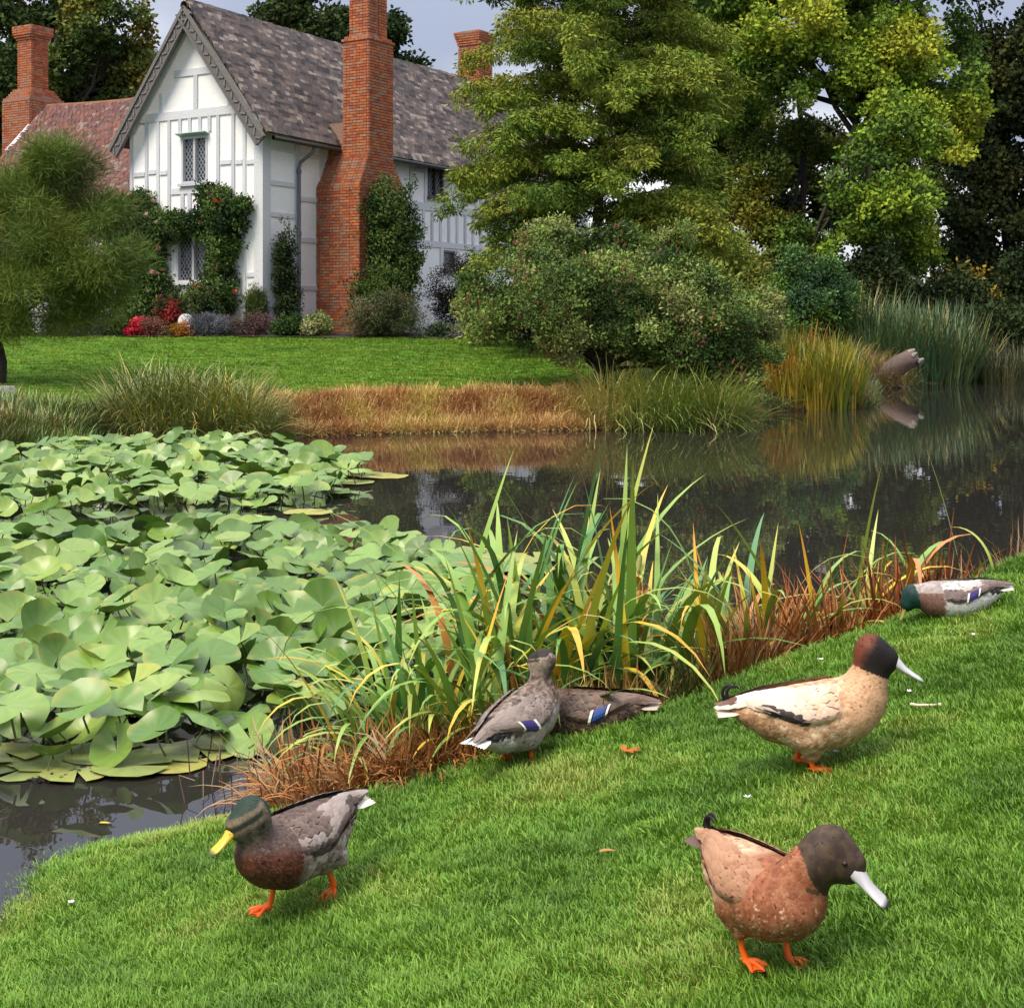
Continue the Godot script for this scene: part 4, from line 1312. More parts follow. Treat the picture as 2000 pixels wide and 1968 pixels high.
# ---------------------------------------------------------------- far banks
func build_far_banks() -> void:
	var straw := tuft(31, 34, 0.16, 0.12, 0.34, 0.011, 1.3, 1.5, 4, 0.35)
	var pal_straw := [Color(0.312, 0.144, 0.066), Color(0.432, 0.240, 0.108), Color(0.552, 0.360, 0.156), Color(0.600, 0.444, 0.192), Color(0.456, 0.396, 0.096)]
	var on_bank := func(r):
		var x: float = r.randf_range(-5.2, 2.2)
		var q: float = r.randf()
		var d := along(shore_line, x) + lerpf(-0.05, 1.45 + 0.3 * lumps.get_noise_1d(x * 7.0), q)
		return Vector3(x, maxf(land(x, -d), 0.0) - 0.02, -d)
	var sb := strew(4600, pal_straw, 0.7, 1.25, 81, on_bank, Vector3.ZERO, 0.5)
	var st := spread("dead_grass", straw, M.dry, sb[0], sb[1], self)
	st.set_meta("label", "straw and rust coloured dead grass hanging over the far bank")
	st.set_meta("category", "grass")
	var litter_line := strew(900, [Color(0.16, 0.07, 0.035), Color(0.24, 0.11, 0.055), Color(0.30, 0.17, 0.09)], 0.4, 0.8, 82, func(r):
		var x: float = r.randf_range(1.4, 9.0)
		var d: float = along(shore_line, x) + r.randf_range(-0.15, 0.7)
		return Vector3(x, maxf(land(x, -d), 0.0) - 0.02, -d), Vector3.ZERO, 0.5)
	var ll := spread("bank_litter", straw, M.dry, litter_line[0], litter_line[1], self)
	ll.set_meta("label", "rusty matted litter along the waterline below the hawthorn")
	ll.set_meta("category", "grass")
	# stands of grass and reed: [name, label, u0, u1, d0, d1, count, tuft, palette, smin, smax, shade]
	var reed := tuft(32, 26, 0.22, 0.75, 1.35, 0.022, 0.35, 0.6, 5)
	var sword := tuft(33, 22, 0.18, 0.6, 1.1, 0.03, 0.3, 0.5, 5)
	var wispy := tuft(34, 44, 0.25, 0.45, 1.1, 0.012, 0.8, 1.9, 7, 0.35)
	var low := tuft(35, 30, 0.2, 0.2, 0.45, 0.016, 0.8, 1.0, 4, 0.3)
	var green := [Color(0.101, 0.169, 0.043), Color(0.169, 0.254, 0.051), Color(0.254, 0.321, 0.068), Color(0.406, 0.406, 0.135), Color(0.541, 0.439, 0.169)]
	var stands := [
		["grass_clump", "tall wispy pale grass clump where lawn meets water", 1165, 1430, 28.8, 30.6, 210, wispy, green, 1.25, 1.85],
		["iris_stand", "yellowing sword-leaved iris stand left of the log", 1500, 1672, 35.6, 40.5, 300, sword, [Color(0.10, 0.15, 0.02), Color(0.16, 0.2, 0.022), Color(0.24, 0.24, 0.025), Color(0.34, 0.26, 0.03), Color(0.40, 0.17, 0.03)], 1.1, 1.75],
		["rush_stand", "buff dry rushes behind the log", 1640, 1760, 49.5, 51.5, 90, wispy, [Color(0.26, 0.2, 0.08), Color(0.36, 0.26, 0.11), Color(0.3, 0.28, 0.07)], 1.2, 1.7],
		["reed_bed", "blue-green bulrush bed at the far end of the water", 1660, 1905, 52.5, 57.0, 330, reed, [Color(0.035, 0.075, 0.035), Color(0.05, 0.11, 0.055), Color(0.075, 0.145, 0.065), Color(0.12, 0.17, 0.06), Color(0.26, 0.22, 0.08)], 1.6, 2.6],
		["sedge_fringe", "dull dark sedge fringe at the right end of the far water", 1890, 2030, 53.0, 57.0, 110, reed, [Color(0.03, 0.045, 0.02), Color(0.05, 0.065, 0.025), Color(0.09, 0.085, 0.03)], 0.9, 1.5],
		["reed_clump", "big arching reed clump on the near left of the far lawn", 225, 520, 25.4, 27.3, 260, wispy, [Color(0.079, 0.131, 0.039), Color(0.131, 0.194, 0.053), Color(0.194, 0.246, 0.070), Color(0.351, 0.334, 0.105), Color(0.632, 0.527, 0.105)], 1.15, 1.75],
		["marsh_plants", "mixed green marsh plants on the left bank", -90, 200, 23.4, 27.0, 330, low, [Color(0.081, 0.143, 0.045), Color(0.121, 0.203, 0.061), Color(0.181, 0.304, 0.061), Color(0.324, 0.243, 0.102)], 0.7, 1.5],
	]
	for k in stands.size():
		var q = stands[k]
		var mid_u: float = (q[2] + q[3]) * 0.5
		var mid_d: float = (q[4] + q[5]) * 0.5
		var o := Vector3(bearing(mid_u, mid_d), 0, -mid_d)
		o.y = maxf(land(o.x, o.z), -0.05)
		var t := thing(q[0], q[1], "reeds" if k in [3, 5] else "plant", o)
		var got := strew(q[6], q[8], q[9], q[10], 500 + k, func(r):
			var uu: float = r.randf_range(-1.0, 1.0)
			var dd: float = r.randf_range(-1.0, 1.0)
			if uu * uu + dd * dd > 1.0:
				return null
			var d: float = mid_d + dd * (q[5] - q[4]) * 0.5
			var x := bearing(mid_u + uu * (q[3] - q[2]) * 0.5, d)
			return Vector3(x, maxf(land(x, -d), -0.12) - 0.03, -d), o, 0.16)
		spread("blades", q[7], M.blade, got[0], got[1], t)
	# rough grass over the marshy ground round the far water
	var rough := strew(5200, [Color(0.060, 0.083, 0.030), Color(0.098, 0.128, 0.038), Color(0.135, 0.150, 0.053), Color(0.195, 0.165, 0.068)], 0.7, 1.5, 83, func(r):
		var x: float
		var d: float
		if r.randf() < 0.22:
			x = r.randf_range(-14, -4.8)
			d = along(shore_line, x) + r.randf_range(0.0, 3.0)
		else:
			x = r.randf_range(2.0, 26)
			d = along(shore_line, x) + pow(r.randf(), 1.4) * 14.0
		if d > 66:
			return null
		return Vector3(x, maxf(land(x, -d), 0.0) - 0.04, -d), Vector3.ZERO, 0.3)
	var rg := spread("rough_grass", low, M.grass, rough[0], rough[1], self)
	rg.set_meta("label", "rough unmown grass on the marshy far margins")
	rg.set_meta("category", "grass")
	# straw-topped bush edge left of reed clump and the marker stone by the tamarisk
	var stone := thing("marker_stone", "small pale squared stone by the tamarisk trunk", "stone", Vector3(-10.1, land(-10.1, -28.6) - 0.03, -28.6), 0.3)
	var ss := Shape.new()
	ss.box(Transform3D(Basis(), Vector3(0, 0.1, 0)), Vector3(0.36, 0.2, 0.24), Color(0.42, 0.41, 0.44))
	ss.box(Transform3D(Basis(Vector3.UP, 0.02), Vector3(0, 0.215, 0)), Vector3(0.32, 0.03, 0.2), Color(0.46, 0.45, 0.48))
	part("block", ss, M.brick, stone)
	# the broken log in the far water
	var lb := Vector3(bearing(1695, 50), 0.0, -50)
	var log_ := thing("fallen_log", "thick grey-brown broken log leaning out of the far water", "log", lb)
	var r := rng_of(93)
	var ls := Shape.new()
	var path := []
	var rad := []
	for k in 8:
		var f := k / 7.0
		path.append(Vector3(-0.35 + 1.95 * f, -0.35 + 1.45 * f + 0.12 * sin(f * PI), 0.3 * f))
		rad.append(0.40 - 0.06 * f + r.randf_range(-0.03, 0.03))
	ls.tube(path, rad, 14, Color(0.17, 0.12, 0.11), Color(0.21, 0.16, 0.14), 0.09, r)
	ls.smooth_normals()
	part("trunk", ls, M.bark, log_)
	var jag := Shape.new()
	for k in 9:
		var a := TAU * k / 9 + r.randf()
		var o: Vector3 = path[7] + Vector3(-sin(0.7) * cos(a), cos(0.7) * cos(a), sin(a)) * 0.26
		jag.tube([o - Vector3(0.1, 0.08, 0), o + Vector3(0.02 + r.randf() * 0.1, 0.02 + r.randf() * 0.05, r.randf() * 0.05)], [0.12, 0.05], 5, Color(0.48, 0.44, 0.4))
	part("splinters", jag, M.bark, log_)
	for q in [[0.45, 0.35], [0.7, 0.45]]:
		var st2 := Shape.new()
		st2.tube([path[3], path[3] + Vector3(q[0], -0.45, q[1])], [0.1, 0.05], 7, Color(0.12, 0.085, 0.08))
		part("branch_stub", st2, M.bark, log_)

# ---------------------------------------------------------------- lilies
func pad(seed_: int, cup: float, wave: float, fold: float, stalk: float, col: Color) -> Shape:
	# heart-shaped leaf of unit radius with a notch, centred on its stalk
	var r := rng_of(seed_)
	var s := Shape.new()
	var n := 18
	var rings := [0.0, 0.35, 0.7, 1.0]
	var ph := r.randf() * TAU
	var first := s.v.size()
	for q in rings.size():
		for k in n + 1:
			var a := 0.16 + (TAU - 0.32) * k / n
			var lobe := 1.0 + 0.10 * absf(sin(a * 0.5)) - 0.10 * cos(a) * -1.0
			var rad: float = rings[q] * lobe * (1.0 + (r.randf_range(-0.05, 0.05) if q == 3 else 0.0))
			var y: float = cup * rings[q] * rings[q] + wave * rings[q] * rings[q] * sin(3.0 * a + ph) + wave * 0.5 * rings[q] * sin(7.0 * a + ph) + fold * absf(sin(a)) * rings[q]
			var b := (1.10 if k % 2 == 0 else 0.95) * (1.0 + r.randf_range(-0.05, 0.05))
			var c := Color(col.r * b, col.g * b, col.b * b)
			if q == 3 and r.randf() < 0.25:
				c = c.lerp(Color(0.34, 0.3, 0.06), 0.45)
			s.vert(Vector3(cos(a) * rad, y, sin(a) * rad), Vector3.UP, c)
	for q in 3:
		for k in n:
			var a0 := first + q * (n + 1) + k
			s.i.append_array(PackedInt32Array([a0, a0 + n + 1, a0 + 1, a0 + 1, a0 + n + 1, a0 + n + 2]))
	s.smooth_normals()
	for k in s.n.size():
		if s.n[k].y < 0:
			s.n[k] = -s.n[k]
		if s.n[k].length_squared() < 0.1:
			s.n[k] = Vector3.UP
	if stalk > 0.0:
		s.tube([Vector3(0, 0.0, 0), Vector3(0.15, -stalk * 0.5, 0.1), Vector3(0.1, -stalk, 0)], [0.04, 0.04, 0.045], 5, Color(0.10, 0.14, 0.04))
	return s

func in_plan(poly: Array, lift: float) -> PackedVector2Array:
	var out := PackedVector2Array()
	for q in poly:
		var d: float = (EYE - lift) * LENS / (q[1] - SKYLINE)
		out.append(Vector2(bearing(q[0], d), d))
	return out

func lily_patch(label: String, poly: PackedVector2Array, gap: float, seed_: int, smin: float, smax: float) -> void:
	var r := rng_of(seed_)
	var lo := poly[0]
	var hi := poly[0]
	for p in poly:
		lo = lo.min(p)
		hi = hi.max(p)
	var cell := {}
	var pts := []
	var tries := int((hi.x - lo.x) * (hi.y - lo.y) / (gap * gap) * 5.0)
	for k in tries:
		var p := Vector2(r.randf_range(lo.x, hi.x), r.randf_range(lo.y, hi.y))
		if not Geometry2D.is_point_in_polygon(p, poly):
			continue
		var ok := true
		var ci := Vector2i(int(floor(p.x / gap)), int(floor(p.y / gap)))
		for a in range(-1, 2):
			for b in range(-1, 2):
				for o in cell.get(ci + Vector2i(a, b), []):
					if p.distance_squared_to(o) < gap * gap:
						ok = false
		if ok:
			if not cell.has(ci):
				cell[ci] = []
			cell[ci].append(p)
			pts.append(p)
	pts.sort_custom(func(a, b): return a.y < b.y)
	var centre := Vector3((lo.x + hi.x) * 0.5, 0, -(lo.y + hi.y) * 0.5)
	var t := thing("water_lily_patch", label, "water lily", centre, 0.0, "water lily patches")
	var tones := [Color(0.072, 0.149, 0.020), Color(0.102, 0.192, 0.029), Color(0.148, 0.240, 0.043), Color(0.194, 0.279, 0.055), Color(0.233, 0.297, 0.043), Color(0.346, 0.327, 0.034)]
	var forms := [[0.10, 0.05, 0.05], [0.28, 0.06, 0.1], [-0.10, 0.08, 0.05], [0.05, 0.10, 0.28], [0.42, 0.05, 0.0], [-0.22, 0.06, 0.0]]
	var meshes := []
	for k in forms.size():
		for c in tones:
			meshes.append(pad(900 + k, forms[k][0], forms[k][1], forms[k][2], 1.2, c).mesh())
	var rest := []
	var rest_t := []
	for k in 3:
		rest.append([])
		rest_t.append([])
	for k in pts.size():
		var p: Vector2 = pts[k]
		var rad := r.randf_range(smin, smax)
		var y := r.randf_range(0.04, 0.30)
		var tilt := r.randf_range(0.06, 0.5) if r.randf() < 0.68 else r.randf_range(0.5, 1.1)
		var az := r.randfn(0.0, 0.9) if r.randf() < 0.7 else r.randf() * TAU
		var b := Basis(Vector3(cos(az), 0, sin(az)), tilt) * Basis(Vector3.UP, r.randf() * TAU) * Basis.from_scale(Vector3(rad, rad, rad))
		# lift so that the low rim clears the water
		y = maxf(y, 0.9 * rad * sin(tilt) * 0.7 + 0.02)
		var tf := Transform3D(b, Vector3(p.x, y, -p.y) - centre)
		var tone := clampi(int(absf(r.randfn(0.0, 1.0)) * 1.5) + r.randi() % 2, 0, tones.size() - 1)
		if tone == 5 and r.randf() < 0.75:
			tone = 3
		if k < 300:
			var m := part("leaf", meshes[(r.randi() % forms.size()) * tones.size() + tone], M.pad, t)
			m.transform = tf
		else:
			rest[k % 3].append(tf)
			rest_t[k % 3].append(vary(tones[tone], r, 0.15))
	for k in 3:
		if rest[k].size():
			spread("leaves", pad(950 + k, forms[k][0], forms[k][1], forms[k][2], 1.2, Color(1, 1, 1)), M.pad, rest[k], rest_t[k], t)

func build_lilies() -> void:
	lily_patch("large near patch of overlapping green water-lily leaves", in_plan([[-160, 1040], [300, 1034], [560, 1026], [640, 1030], [760, 1056], [860, 1085], [950, 1120], [930, 1200], [860, 1260], [760, 1320], [650, 1380], [560, 1432], [420, 1430], [250, 1440], [0, 1462], [-160, 1470]], 0.14), 0.145, 201, 0.095, 0.155)
	lily_patch("far patch of dark water-lily leaves below the reed clump", in_plan([[-160, 905], [60, 884], [230, 866], [420, 864], [560, 874], [660, 895], [715, 912], [690, 938], [640, 958], [560, 972], [300, 982], [-160, 986]], 0.14), 0.2, 202, 0.115, 0.19)
	# flat pads lying on the water at the fringes, each on its own stalk
	var r := rng_of(203)
	var tones := [Color(0.22, 0.27, 0.08), Color(0.27, 0.30, 0.09), Color(0.33, 0.31, 0.08), Color(0.19, 0.26, 0.10)]
	var meshes := []
	for k in 4:
		meshes.append(pad(970 + k, 0.03, 0.025, 0.0, 0.0, tones[k]).mesh())
	var flats := [[45, 1503, 0.17], [105, 1488, 0.19], [150, 1512, 0.15], [205, 1478, 0.19], [255, 1503, 0.17], [300, 1478, 0.18], [335, 1496, 0.15], [390, 1470, 0.18], [445, 1455, 0.16], [10, 1478, 0.16], [930, 1088, 0.3], [985, 1096, 0.3], [1045, 1092, 0.28], [960, 1112, 0.26], [1020, 1116, 0.26], [890, 1078, 0.26], [715, 928, 0.34], [752, 932, 0.32], [690, 944, 0.28], [600, 1004, 0.25]]
	var where := ["leftmost of the flat yellow pads by the open water", "second flat yellow pad from the left edge", "flat yellow pad nearest the bank at the left", "flat yellow pad left of the orange-blotched one", "broad flat pad at the front of the lily fringe", "flat pad behind the broad front one", "small flat pad next to dark floating weed", "flat pad below the upright green leaves", "rightmost flat yellow pad by the open water", "flat pad cut by the left edge", "pale flat pad left of the tall iris", "pale flat pad just behind the tall iris", "rightmost pale pad behind the iris blades", "pale pad low behind the iris blades", "pale pad among the lower iris blades", "pale pad at the tip of the near lily patch", "flat pad off the tip of the far lily patch", "outermost flat pad beyond the far lily patch", "flat pad tucked beside the far lily patch", "flat pad in the gap between both lily patches"]
	for k in flats.size():
		var q = flats[k]
		var d: float = EYE * LENS / (q[1] - SKYLINE)
		var t := thing("lily_pad", where[k], "water lily", Vector3(bearing(q[0], d), 0.006 + 0.004 * (k % 5), -d), r.randf() * TAU, "flat floating pads")
		var m := part("leaf", meshes[r.randi() % 4], M.pad, t)
		m.scale = Vector3(q[2], q[2] * 0.6, q[2])
	# dark weed clots
	for k in 2:
		var d: float = EYE * LENS / ([1523, 1508][k] - SKYLINE)
		var w := Shape.new()
		var c := Vector3(bearing([105, 165][k], d), 0.0, -d)
		for q in 60:
			var o := rand_in_ball(r) * Vector3(0.09 + k * 0.03, 0.012, 0.05)
			blade(w, Vector3(o.x, maxf(o.y, 0.002), o.z), r.randf() * TAU, 0.04, 0.016, 1.2, 0.5, 1.0, 2, Color(0.02, 0.018, 0.016), Color(0.03, 0.025, 0.02))
		var o2 := part("water_weed", w, M.plain, self)
		o2.position = c
		o2.set_meta("label", ["dark weed clot floating left under the yellow pads", "larger dark weed clot floating right under the yellow pads"][k])
		o2.set_meta("category", "weed")

# ---------------------------------------------------------------- near bank
func iris_clump(label: String, seed_: int, roots: Array, count: int, lmin: float, lmax: float, wide: float, arch: float, pal_w: Array, meshes: Array, kinds: int) -> void:
	# roots: [x, d] points the leaves rise from
	var r := rng_of(seed_)
	var base := Vector3(roots[0][0], 0, -roots[0][1])
	base.y = land(base.x, base.z)
	var t := thing("iris_clump", label, "iris", base, 0.0, "iris clumps on the near bank")
	for k in count:
		var q = roots[r.randi() % roots.size()]
		var x: float = q[0] + r.randfn(0, 0.13)
		var d: float = q[1] + r.randfn(0, 0.10)
		var y := maxf(land(x, -d), -0.05) - 0.04
		var form: int
		var f := r.randf()
		if f < 0.17 - arch * 0.2:
			form = r.randi() % 2
		elif f < 0.50 - arch * 0.25:
			form = 2 + r.randi() % 2
		else:
			form = 4 + r.randi() % 3
		var tone := 0
		var g := r.randf()
		var acc := 0.0
		for j in pal_w.size():
			acc += pal_w[j]
			if g < acc:
				tone = j
				break
		if tone == 6 and form < 4:
			tone = 4 if r.randf() < 0.5 else 2
		var az: float = q[2] + r.randfn(0, 1.0) if q.size() > 2 else r.randf() * TAU
		var ln := r.randf_range(lmin, lmax)
		var lean := absf(r.randfn(0, 0.16)) + arch * 0.25
		var m := part("leaf", meshes[form * kinds + tone], M.blade, t)
		m.transform = Transform3D(Basis(Vector3.UP, -az) * Basis(Vector3.FORWARD, lean) * Basis.from_scale(Vector3(ln, ln, wide * r.randf_range(0.75, 1.15) * (0.55 + 0.45 * ln))), Vector3(x, y, -d) - base)

func build_near_bank() -> void:
	var tones := [[Color(0.091, 0.212, 0.043), Color(0.106, 0.242, 0.046)], [Color(0.068, 0.181, 0.068), Color(0.091, 0.212, 0.076)], [Color(0.167, 0.310, 0.053), Color(0.258, 0.363, 0.076)], [Color(0.272, 0.393, 0.076), Color(0.423, 0.423, 0.091)], [Color(0.333, 0.393, 0.060), Color(0.635, 0.393, 0.046)], [Color(0.696, 0.514, 0.038), Color(0.681, 0.302, 0.046)], [Color(0.514, 0.212, 0.060), Color(0.423, 0.167, 0.068)]]
	var forms := [[0.2, 1.4], [0.55, 1.5], [1.1, 1.4], [1.8, 1.5], [2.5, 1.6], [2.9, 2.2], [2.8, 4.0]]
	var meshes := []
	for f in forms:
		for c in tones:
			var s := Shape.new()
			blade(s, Vector3.ZERO, 0.0, 1.0, 1.0, 0.0, f[0], f[1], 14, c[0], c[1], 0.0)
			# blade() works in metres: narrow it afterwards by the z scale; keep a shallow keel
			meshes.append(s.mesh())
	var kinds := tones.size()
	var mostly := [0.14, 0.12, 0.32, 0.24, 0.08, 0.06, 0.04]
	iris_clump("tall central iris clump with long green blades on the near bank", 301, [[0.05, 6.25], [0.25, 6.3], [0.45, 6.35], [0.62, 6.4], [0.35, 6.6], [0.0, 6.6], [-0.15, 6.3], [0.8, 6.5], [0.55, 6.7], [0.2, 6.9]], 298, 0.85, 1.7, 0.044, 0.14, mostly, meshes, kinds)
	iris_clump("left iris clump arching over the rusty sedge", 302, [[-0.35, 5.95], [-0.2, 6.05], [-0.45, 6.0], [-0.1, 5.95], [-0.35, 6.2], [-0.5, 6.05, PI]], 190, 0.5, 1.15, 0.040, 0.4, [0.12, 0.1, 0.3, 0.26, 0.1, 0.07, 0.05], meshes, kinds)
	iris_clump("right iris clump with low bending blades behind the lawn crest", 303, [[0.9, 6.45], [1.1, 6.55], [1.3, 6.6], [1.05, 6.8], [1.5, 6.7, 0.3]], 190, 0.6, 1.3, 0.040, 0.35, [0.1, 0.08, 0.26, 0.26, 0.14, 0.1, 0.06], meshes, kinds)
	iris_clump("sparse yellowing iris blades leaning beside the resting drake", 304, [[1.75, 6.75, 0.4], [1.95, 6.8, 2.6], [1.6, 6.7, 0.2]], 30, 0.45, 0.95, 0.03, 0.6, [0.05, 0.08, 0.2, 0.2, 0.2, 0.17, 0.1], meshes, kinds)
	# dry sedge
	var wisp := tuft(41, 26, 0.07, 0.10, 0.34, 0.008, 0.5, 0.9, 4, 0.35)
	var curl := tuft(42, 20, 0.06, 0.12, 0.30, 0.010, 0.9, 2.2, 6, 0.35)
	var rust := [Color(0.09, 0.04, 0.022), Color(0.20, 0.065, 0.025), Color(0.32, 0.105, 0.035), Color(0.36, 0.17, 0.07), Color(0.34, 0.26, 0.15)]
	var sets := [
		["dry_sedge", "rust-red dry sedge at the water below the left iris", -0.95, -0.1, 0.1, 0.8, 290, curl, rust, 0.8, 1.5],
		["dry_sedge", "tangled orange dead leaves at the lawn edge under the left iris", -0.62, -0.05, 0.05, 0.4, 80, curl, [Color(0.3, 0.13, 0.04), Color(0.42, 0.2, 0.06), Color(0.5, 0.32, 0.08)], 0.7, 1.1],
		["dry_sedge", "long run of russet sedge right of the irises", 0.9, 2.05, 0.2, 1.05, 420, wisp, rust, 0.9, 1.75],
		["dry_sedge", "brown withered sedge behind the resting drake", 1.9, 3.4, 0.3, 1.1, 300, wisp, [Color(0.10, 0.06, 0.04), Color(0.18, 0.10, 0.06), Color(0.28, 0.17, 0.10), Color(0.30, 0.24, 0.16)], 0.9, 1.6],
		["dry_sedge", "mixed dead and green undergrowth at the foot of the central iris", -0.1, 1.1, 0.1, 0.9, 260, wisp, [Color(0.05, 0.08, 0.02), Color(0.10, 0.10, 0.03), Color(0.2, 0.1, 0.04), Color(0.3, 0.18, 0.06)], 0.7, 1.2],
	]
	for k in sets.size():
		var q = sets[k]
		var mx: float = (q[2] + q[3]) * 0.5
		var o := Vector3(mx, 0, -(along(edge_line, mx) + (q[4] + q[5]) * 0.5))
		o.y = land(o.x, o.z)
		var t := thing(q[0], q[1], "sedge", o, 0.0, "dry sedge on the near bank")
		var got := strew(q[6], q[8], q[9], q[10], 600 + k, func(r):
			var x: float = r.randf_range(q[2], q[3])
			var d: float = along(edge_line, x) + r.randf_range(q[4], q[5])
			return Vector3(x, maxf(land(x, -d), -0.02) - 0.02, -d), o, 0.3)
		spread("stems", q[7], M.dry, got[0], got[1], t)
	# bent dead stalks standing in the open water by the left sedge
	var r := rng_of(305)
	var stalks := thing("dead_stalks", "thin bent dead stalks standing in dark water beside the sedge", "stalks", Vector3(-1.2, 0, -6.3))
	for k in 46:
		var s := Shape.new()
		var x := r.randf_range(-0.28, 0.55)
		var z := r.randf_range(-0.45, 0.35)
		var h := r.randf_range(0.04, 0.16)
		var a := Vector3(x, -0.08, z)
		var b := a + Vector3(r.randf_range(-0.04, 0.04), 0.08 + h, r.randf_range(-0.03, 0.03))
		var c := b + Vector3(r.randf_range(-0.1, 0.1), r.randf_range(-0.05, 0.04), r.randf_range(-0.04, 0.04))
		s.tube([a, b, c], [0.003, 0.0028, 0.0016], 5, [Color(0.2, 0.12, 0.09), Color(0.3, 0.2, 0.16), Color(0.08, 0.05, 0.045)][k % 3])
		part("stalk", s, M.dry, stalks)
	# a withered flower stalk with curled orange leaves among the blades
	var ws := thing("withered_stalk", "withered orange iris stalk with a pale seed pod above the blades", "stalk", Vector3(0.56, land(0.56, -6.4), -6.4))
	var stem := Shape.new()
	stem.tube([Vector3(0, -0.05, 0), Vector3(0.01, 0.6, 0), Vector3(0.02, 1.0, 0.02), Vector3(0.0, 1.2, 0.02)], [0.007, 0.006, 0.005, 0.003], 6, Color(0.42, 0.2, 0.08))
	part("stem", stem, M.dry, ws)
	for k in 16:
		var wl := Shape.new()
		blade(wl, Vector3(0.01, 0.35 + 0.05 * k, 0.01), r.randf() * TAU, r.randf_range(0.14, 0.26), 0.028, 0.5, r.randf_range(1.2, 2.4), 1.3, 7, vary(Color(0.46, 0.2, 0.07), r, 0.25), Color(0.4, 0.14, 0.04), 0.5)
		part("leaf", wl, M.dry, ws)
	var pod := Shape.new()
	pod.tube([Vector3(0, 1.19, 0.02), Vector3(0.004, 1.22, 0.02), Vector3(0.01, 1.25, 0.02), Vector3(0.013, 1.265, 0.02)], [0.004, 0.014, 0.011, 0.003], 7, Color(0.34, 0.33, 0.12))
	part("seed_pod", pod, M.dry, ws)
	# single fallen iris leaf lying over the water
	var fl := Shape.new()
	var p0 := spot(535, 1548, 6.0)
	var p1 := spot(700, 1498, 6.05)
	var dir := p1 - p0
	for k in 10:
		var f0 := k / 10.0
		var f1 := (k + 1) / 10.0
		var w0 := 0.026 * (1.0 - pow(absf(f0 * 2 - 1), 4.0) * 0.7)
		var w1 := 0.026 * (1.0 - pow(absf(f1 * 2 - 1), 4.0) * 0.7)
		var h0 := Vector3(0, 0.04 * sin(PI * f0), 0)
		var h1 := Vector3(0, 0.04 * sin(PI * f1), 0)
		fl.quad(dir * f0 + h0 + Vector3(0, -0.4 * w0, w0), dir * f1 + h1 + Vector3(0, -0.4 * w1, w1), dir * f1 + h1 + Vector3(0, 0.2 * w1, -w1 * 0.3), dir * f0 + h0 + Vector3(0, 0.2 * w0, -w0 * 0.3), Color(0.22, 0.26, 0.06))
		fl.quad(dir * f0 + h0 + Vector3(0, 0.2 * w0, -w0 * 0.3), dir * f1 + h1 + Vector3(0, 0.2 * w1, -w1 * 0.3), dir * f1 + h1 + Vector3(0, -0.2 * w1, -w1), dir * f0 + h0 + Vector3(0, -0.2 * w0, -w0), Color(0.14, 0.2, 0.04))
	var lf := part("fallen_leaf", fl, M.blade, self)
	lf.position = p0
	lf.set_meta("label", "long single iris leaf lying out over the open water")
	lf.set_meta("category", "leaf")

# ---------------------------------------------------------------- mown grass
func build_grass() -> void:
	var sod := tuft(51, 34, 0.055, 0.012, 0.031, 0.003, 0.9, 0.9, 3, 0.28)
	var near := []
	var tint := []
	var r := rng_of(400)
	var patch := FastNoiseLite.new()
	patch.seed = 17
	patch.frequency = 1.1
	patch.fractal_octaves = 3
	var pal := [Color(0.090, 0.186, 0.025), Color(0.117, 0.235, 0.028), Color(0.145, 0.283, 0.033), Color(0.179, 0.310, 0.041), Color(0.262, 0.331, 0.069)]
	for k in 82000:
		var d := 2.55 + 5.7 * pow(r.randf(), 0.85)
		var x := r.randf_range(-0.46, 0.46) * d if k < 46000 else (r.randf_range(0.44, 1.0) * d if r.randf() < 0.75 else r.randf_range(-0.7, -0.44) * d)
		if d > along(edge_line, x) + 0.28:
			continue
		var y := land(x, -d)
		if y < -0.03:
			continue
		var s := r.randf_range(0.75, 1.25)
		near.append(Transform3D(Basis.from_euler(Vector3(r.randf_range(-0.2, 0.2), r.randf() * TAU, r.randf_range(-0.2, 0.2))) * Basis.from_scale(Vector3(s, s * r.randf_range(0.8, 1.25), s)), Vector3(x, y - 0.004, -d)))
		tint.append(pick(pal, r, patch.get_noise_2d(x, d) * 1.3 - 0.1))
	var g := spread("lawn_grass", sod, M.grass, near, tint, self)
	g.set_meta("label", "short mown green grass of the near bank")
	g.set_meta("category", "grass")
	var tuft2 := tuft(52, 30, 0.12, 0.03, 0.07, 0.009, 0.9, 0.8, 2, 0.25)
	var farp := []
	var fart := []
	var pal2 := [Color(0.115, 0.216, 0.024), Color(0.142, 0.263, 0.027), Color(0.176, 0.304, 0.030), Color(0.223, 0.317, 0.041)]
	for k in 19000:
		var x := r.randf_range(-14.5, 3.2)
		var s := along(shore_line, x)
		var d := r.randf_range(s + (1.2 if x > -5.0 else 1.6), 40.9)
		if x > 1.4 and d < 30.0 and r.randf() < 0.5:
			continue
		farp.append(Transform3D(Basis(Vector3.UP, r.randf() * TAU) * Basis.from_scale(Vector3.ONE * r.randf_range(0.7, 1.3)), Vector3(x, land(x, -d) - 0.005, -d)))
		fart.append(pick(pal2, r, patch.get_noise_2d(x * 0.35, d * 0.6) * 1.4))
	var g2 := spread("lawn_grass", tuft2, M.grass, farp, fart, self)
	g2.set_meta("label", "short mown green grass of the far lawn before the house")
	g2.set_meta("category", "grass")

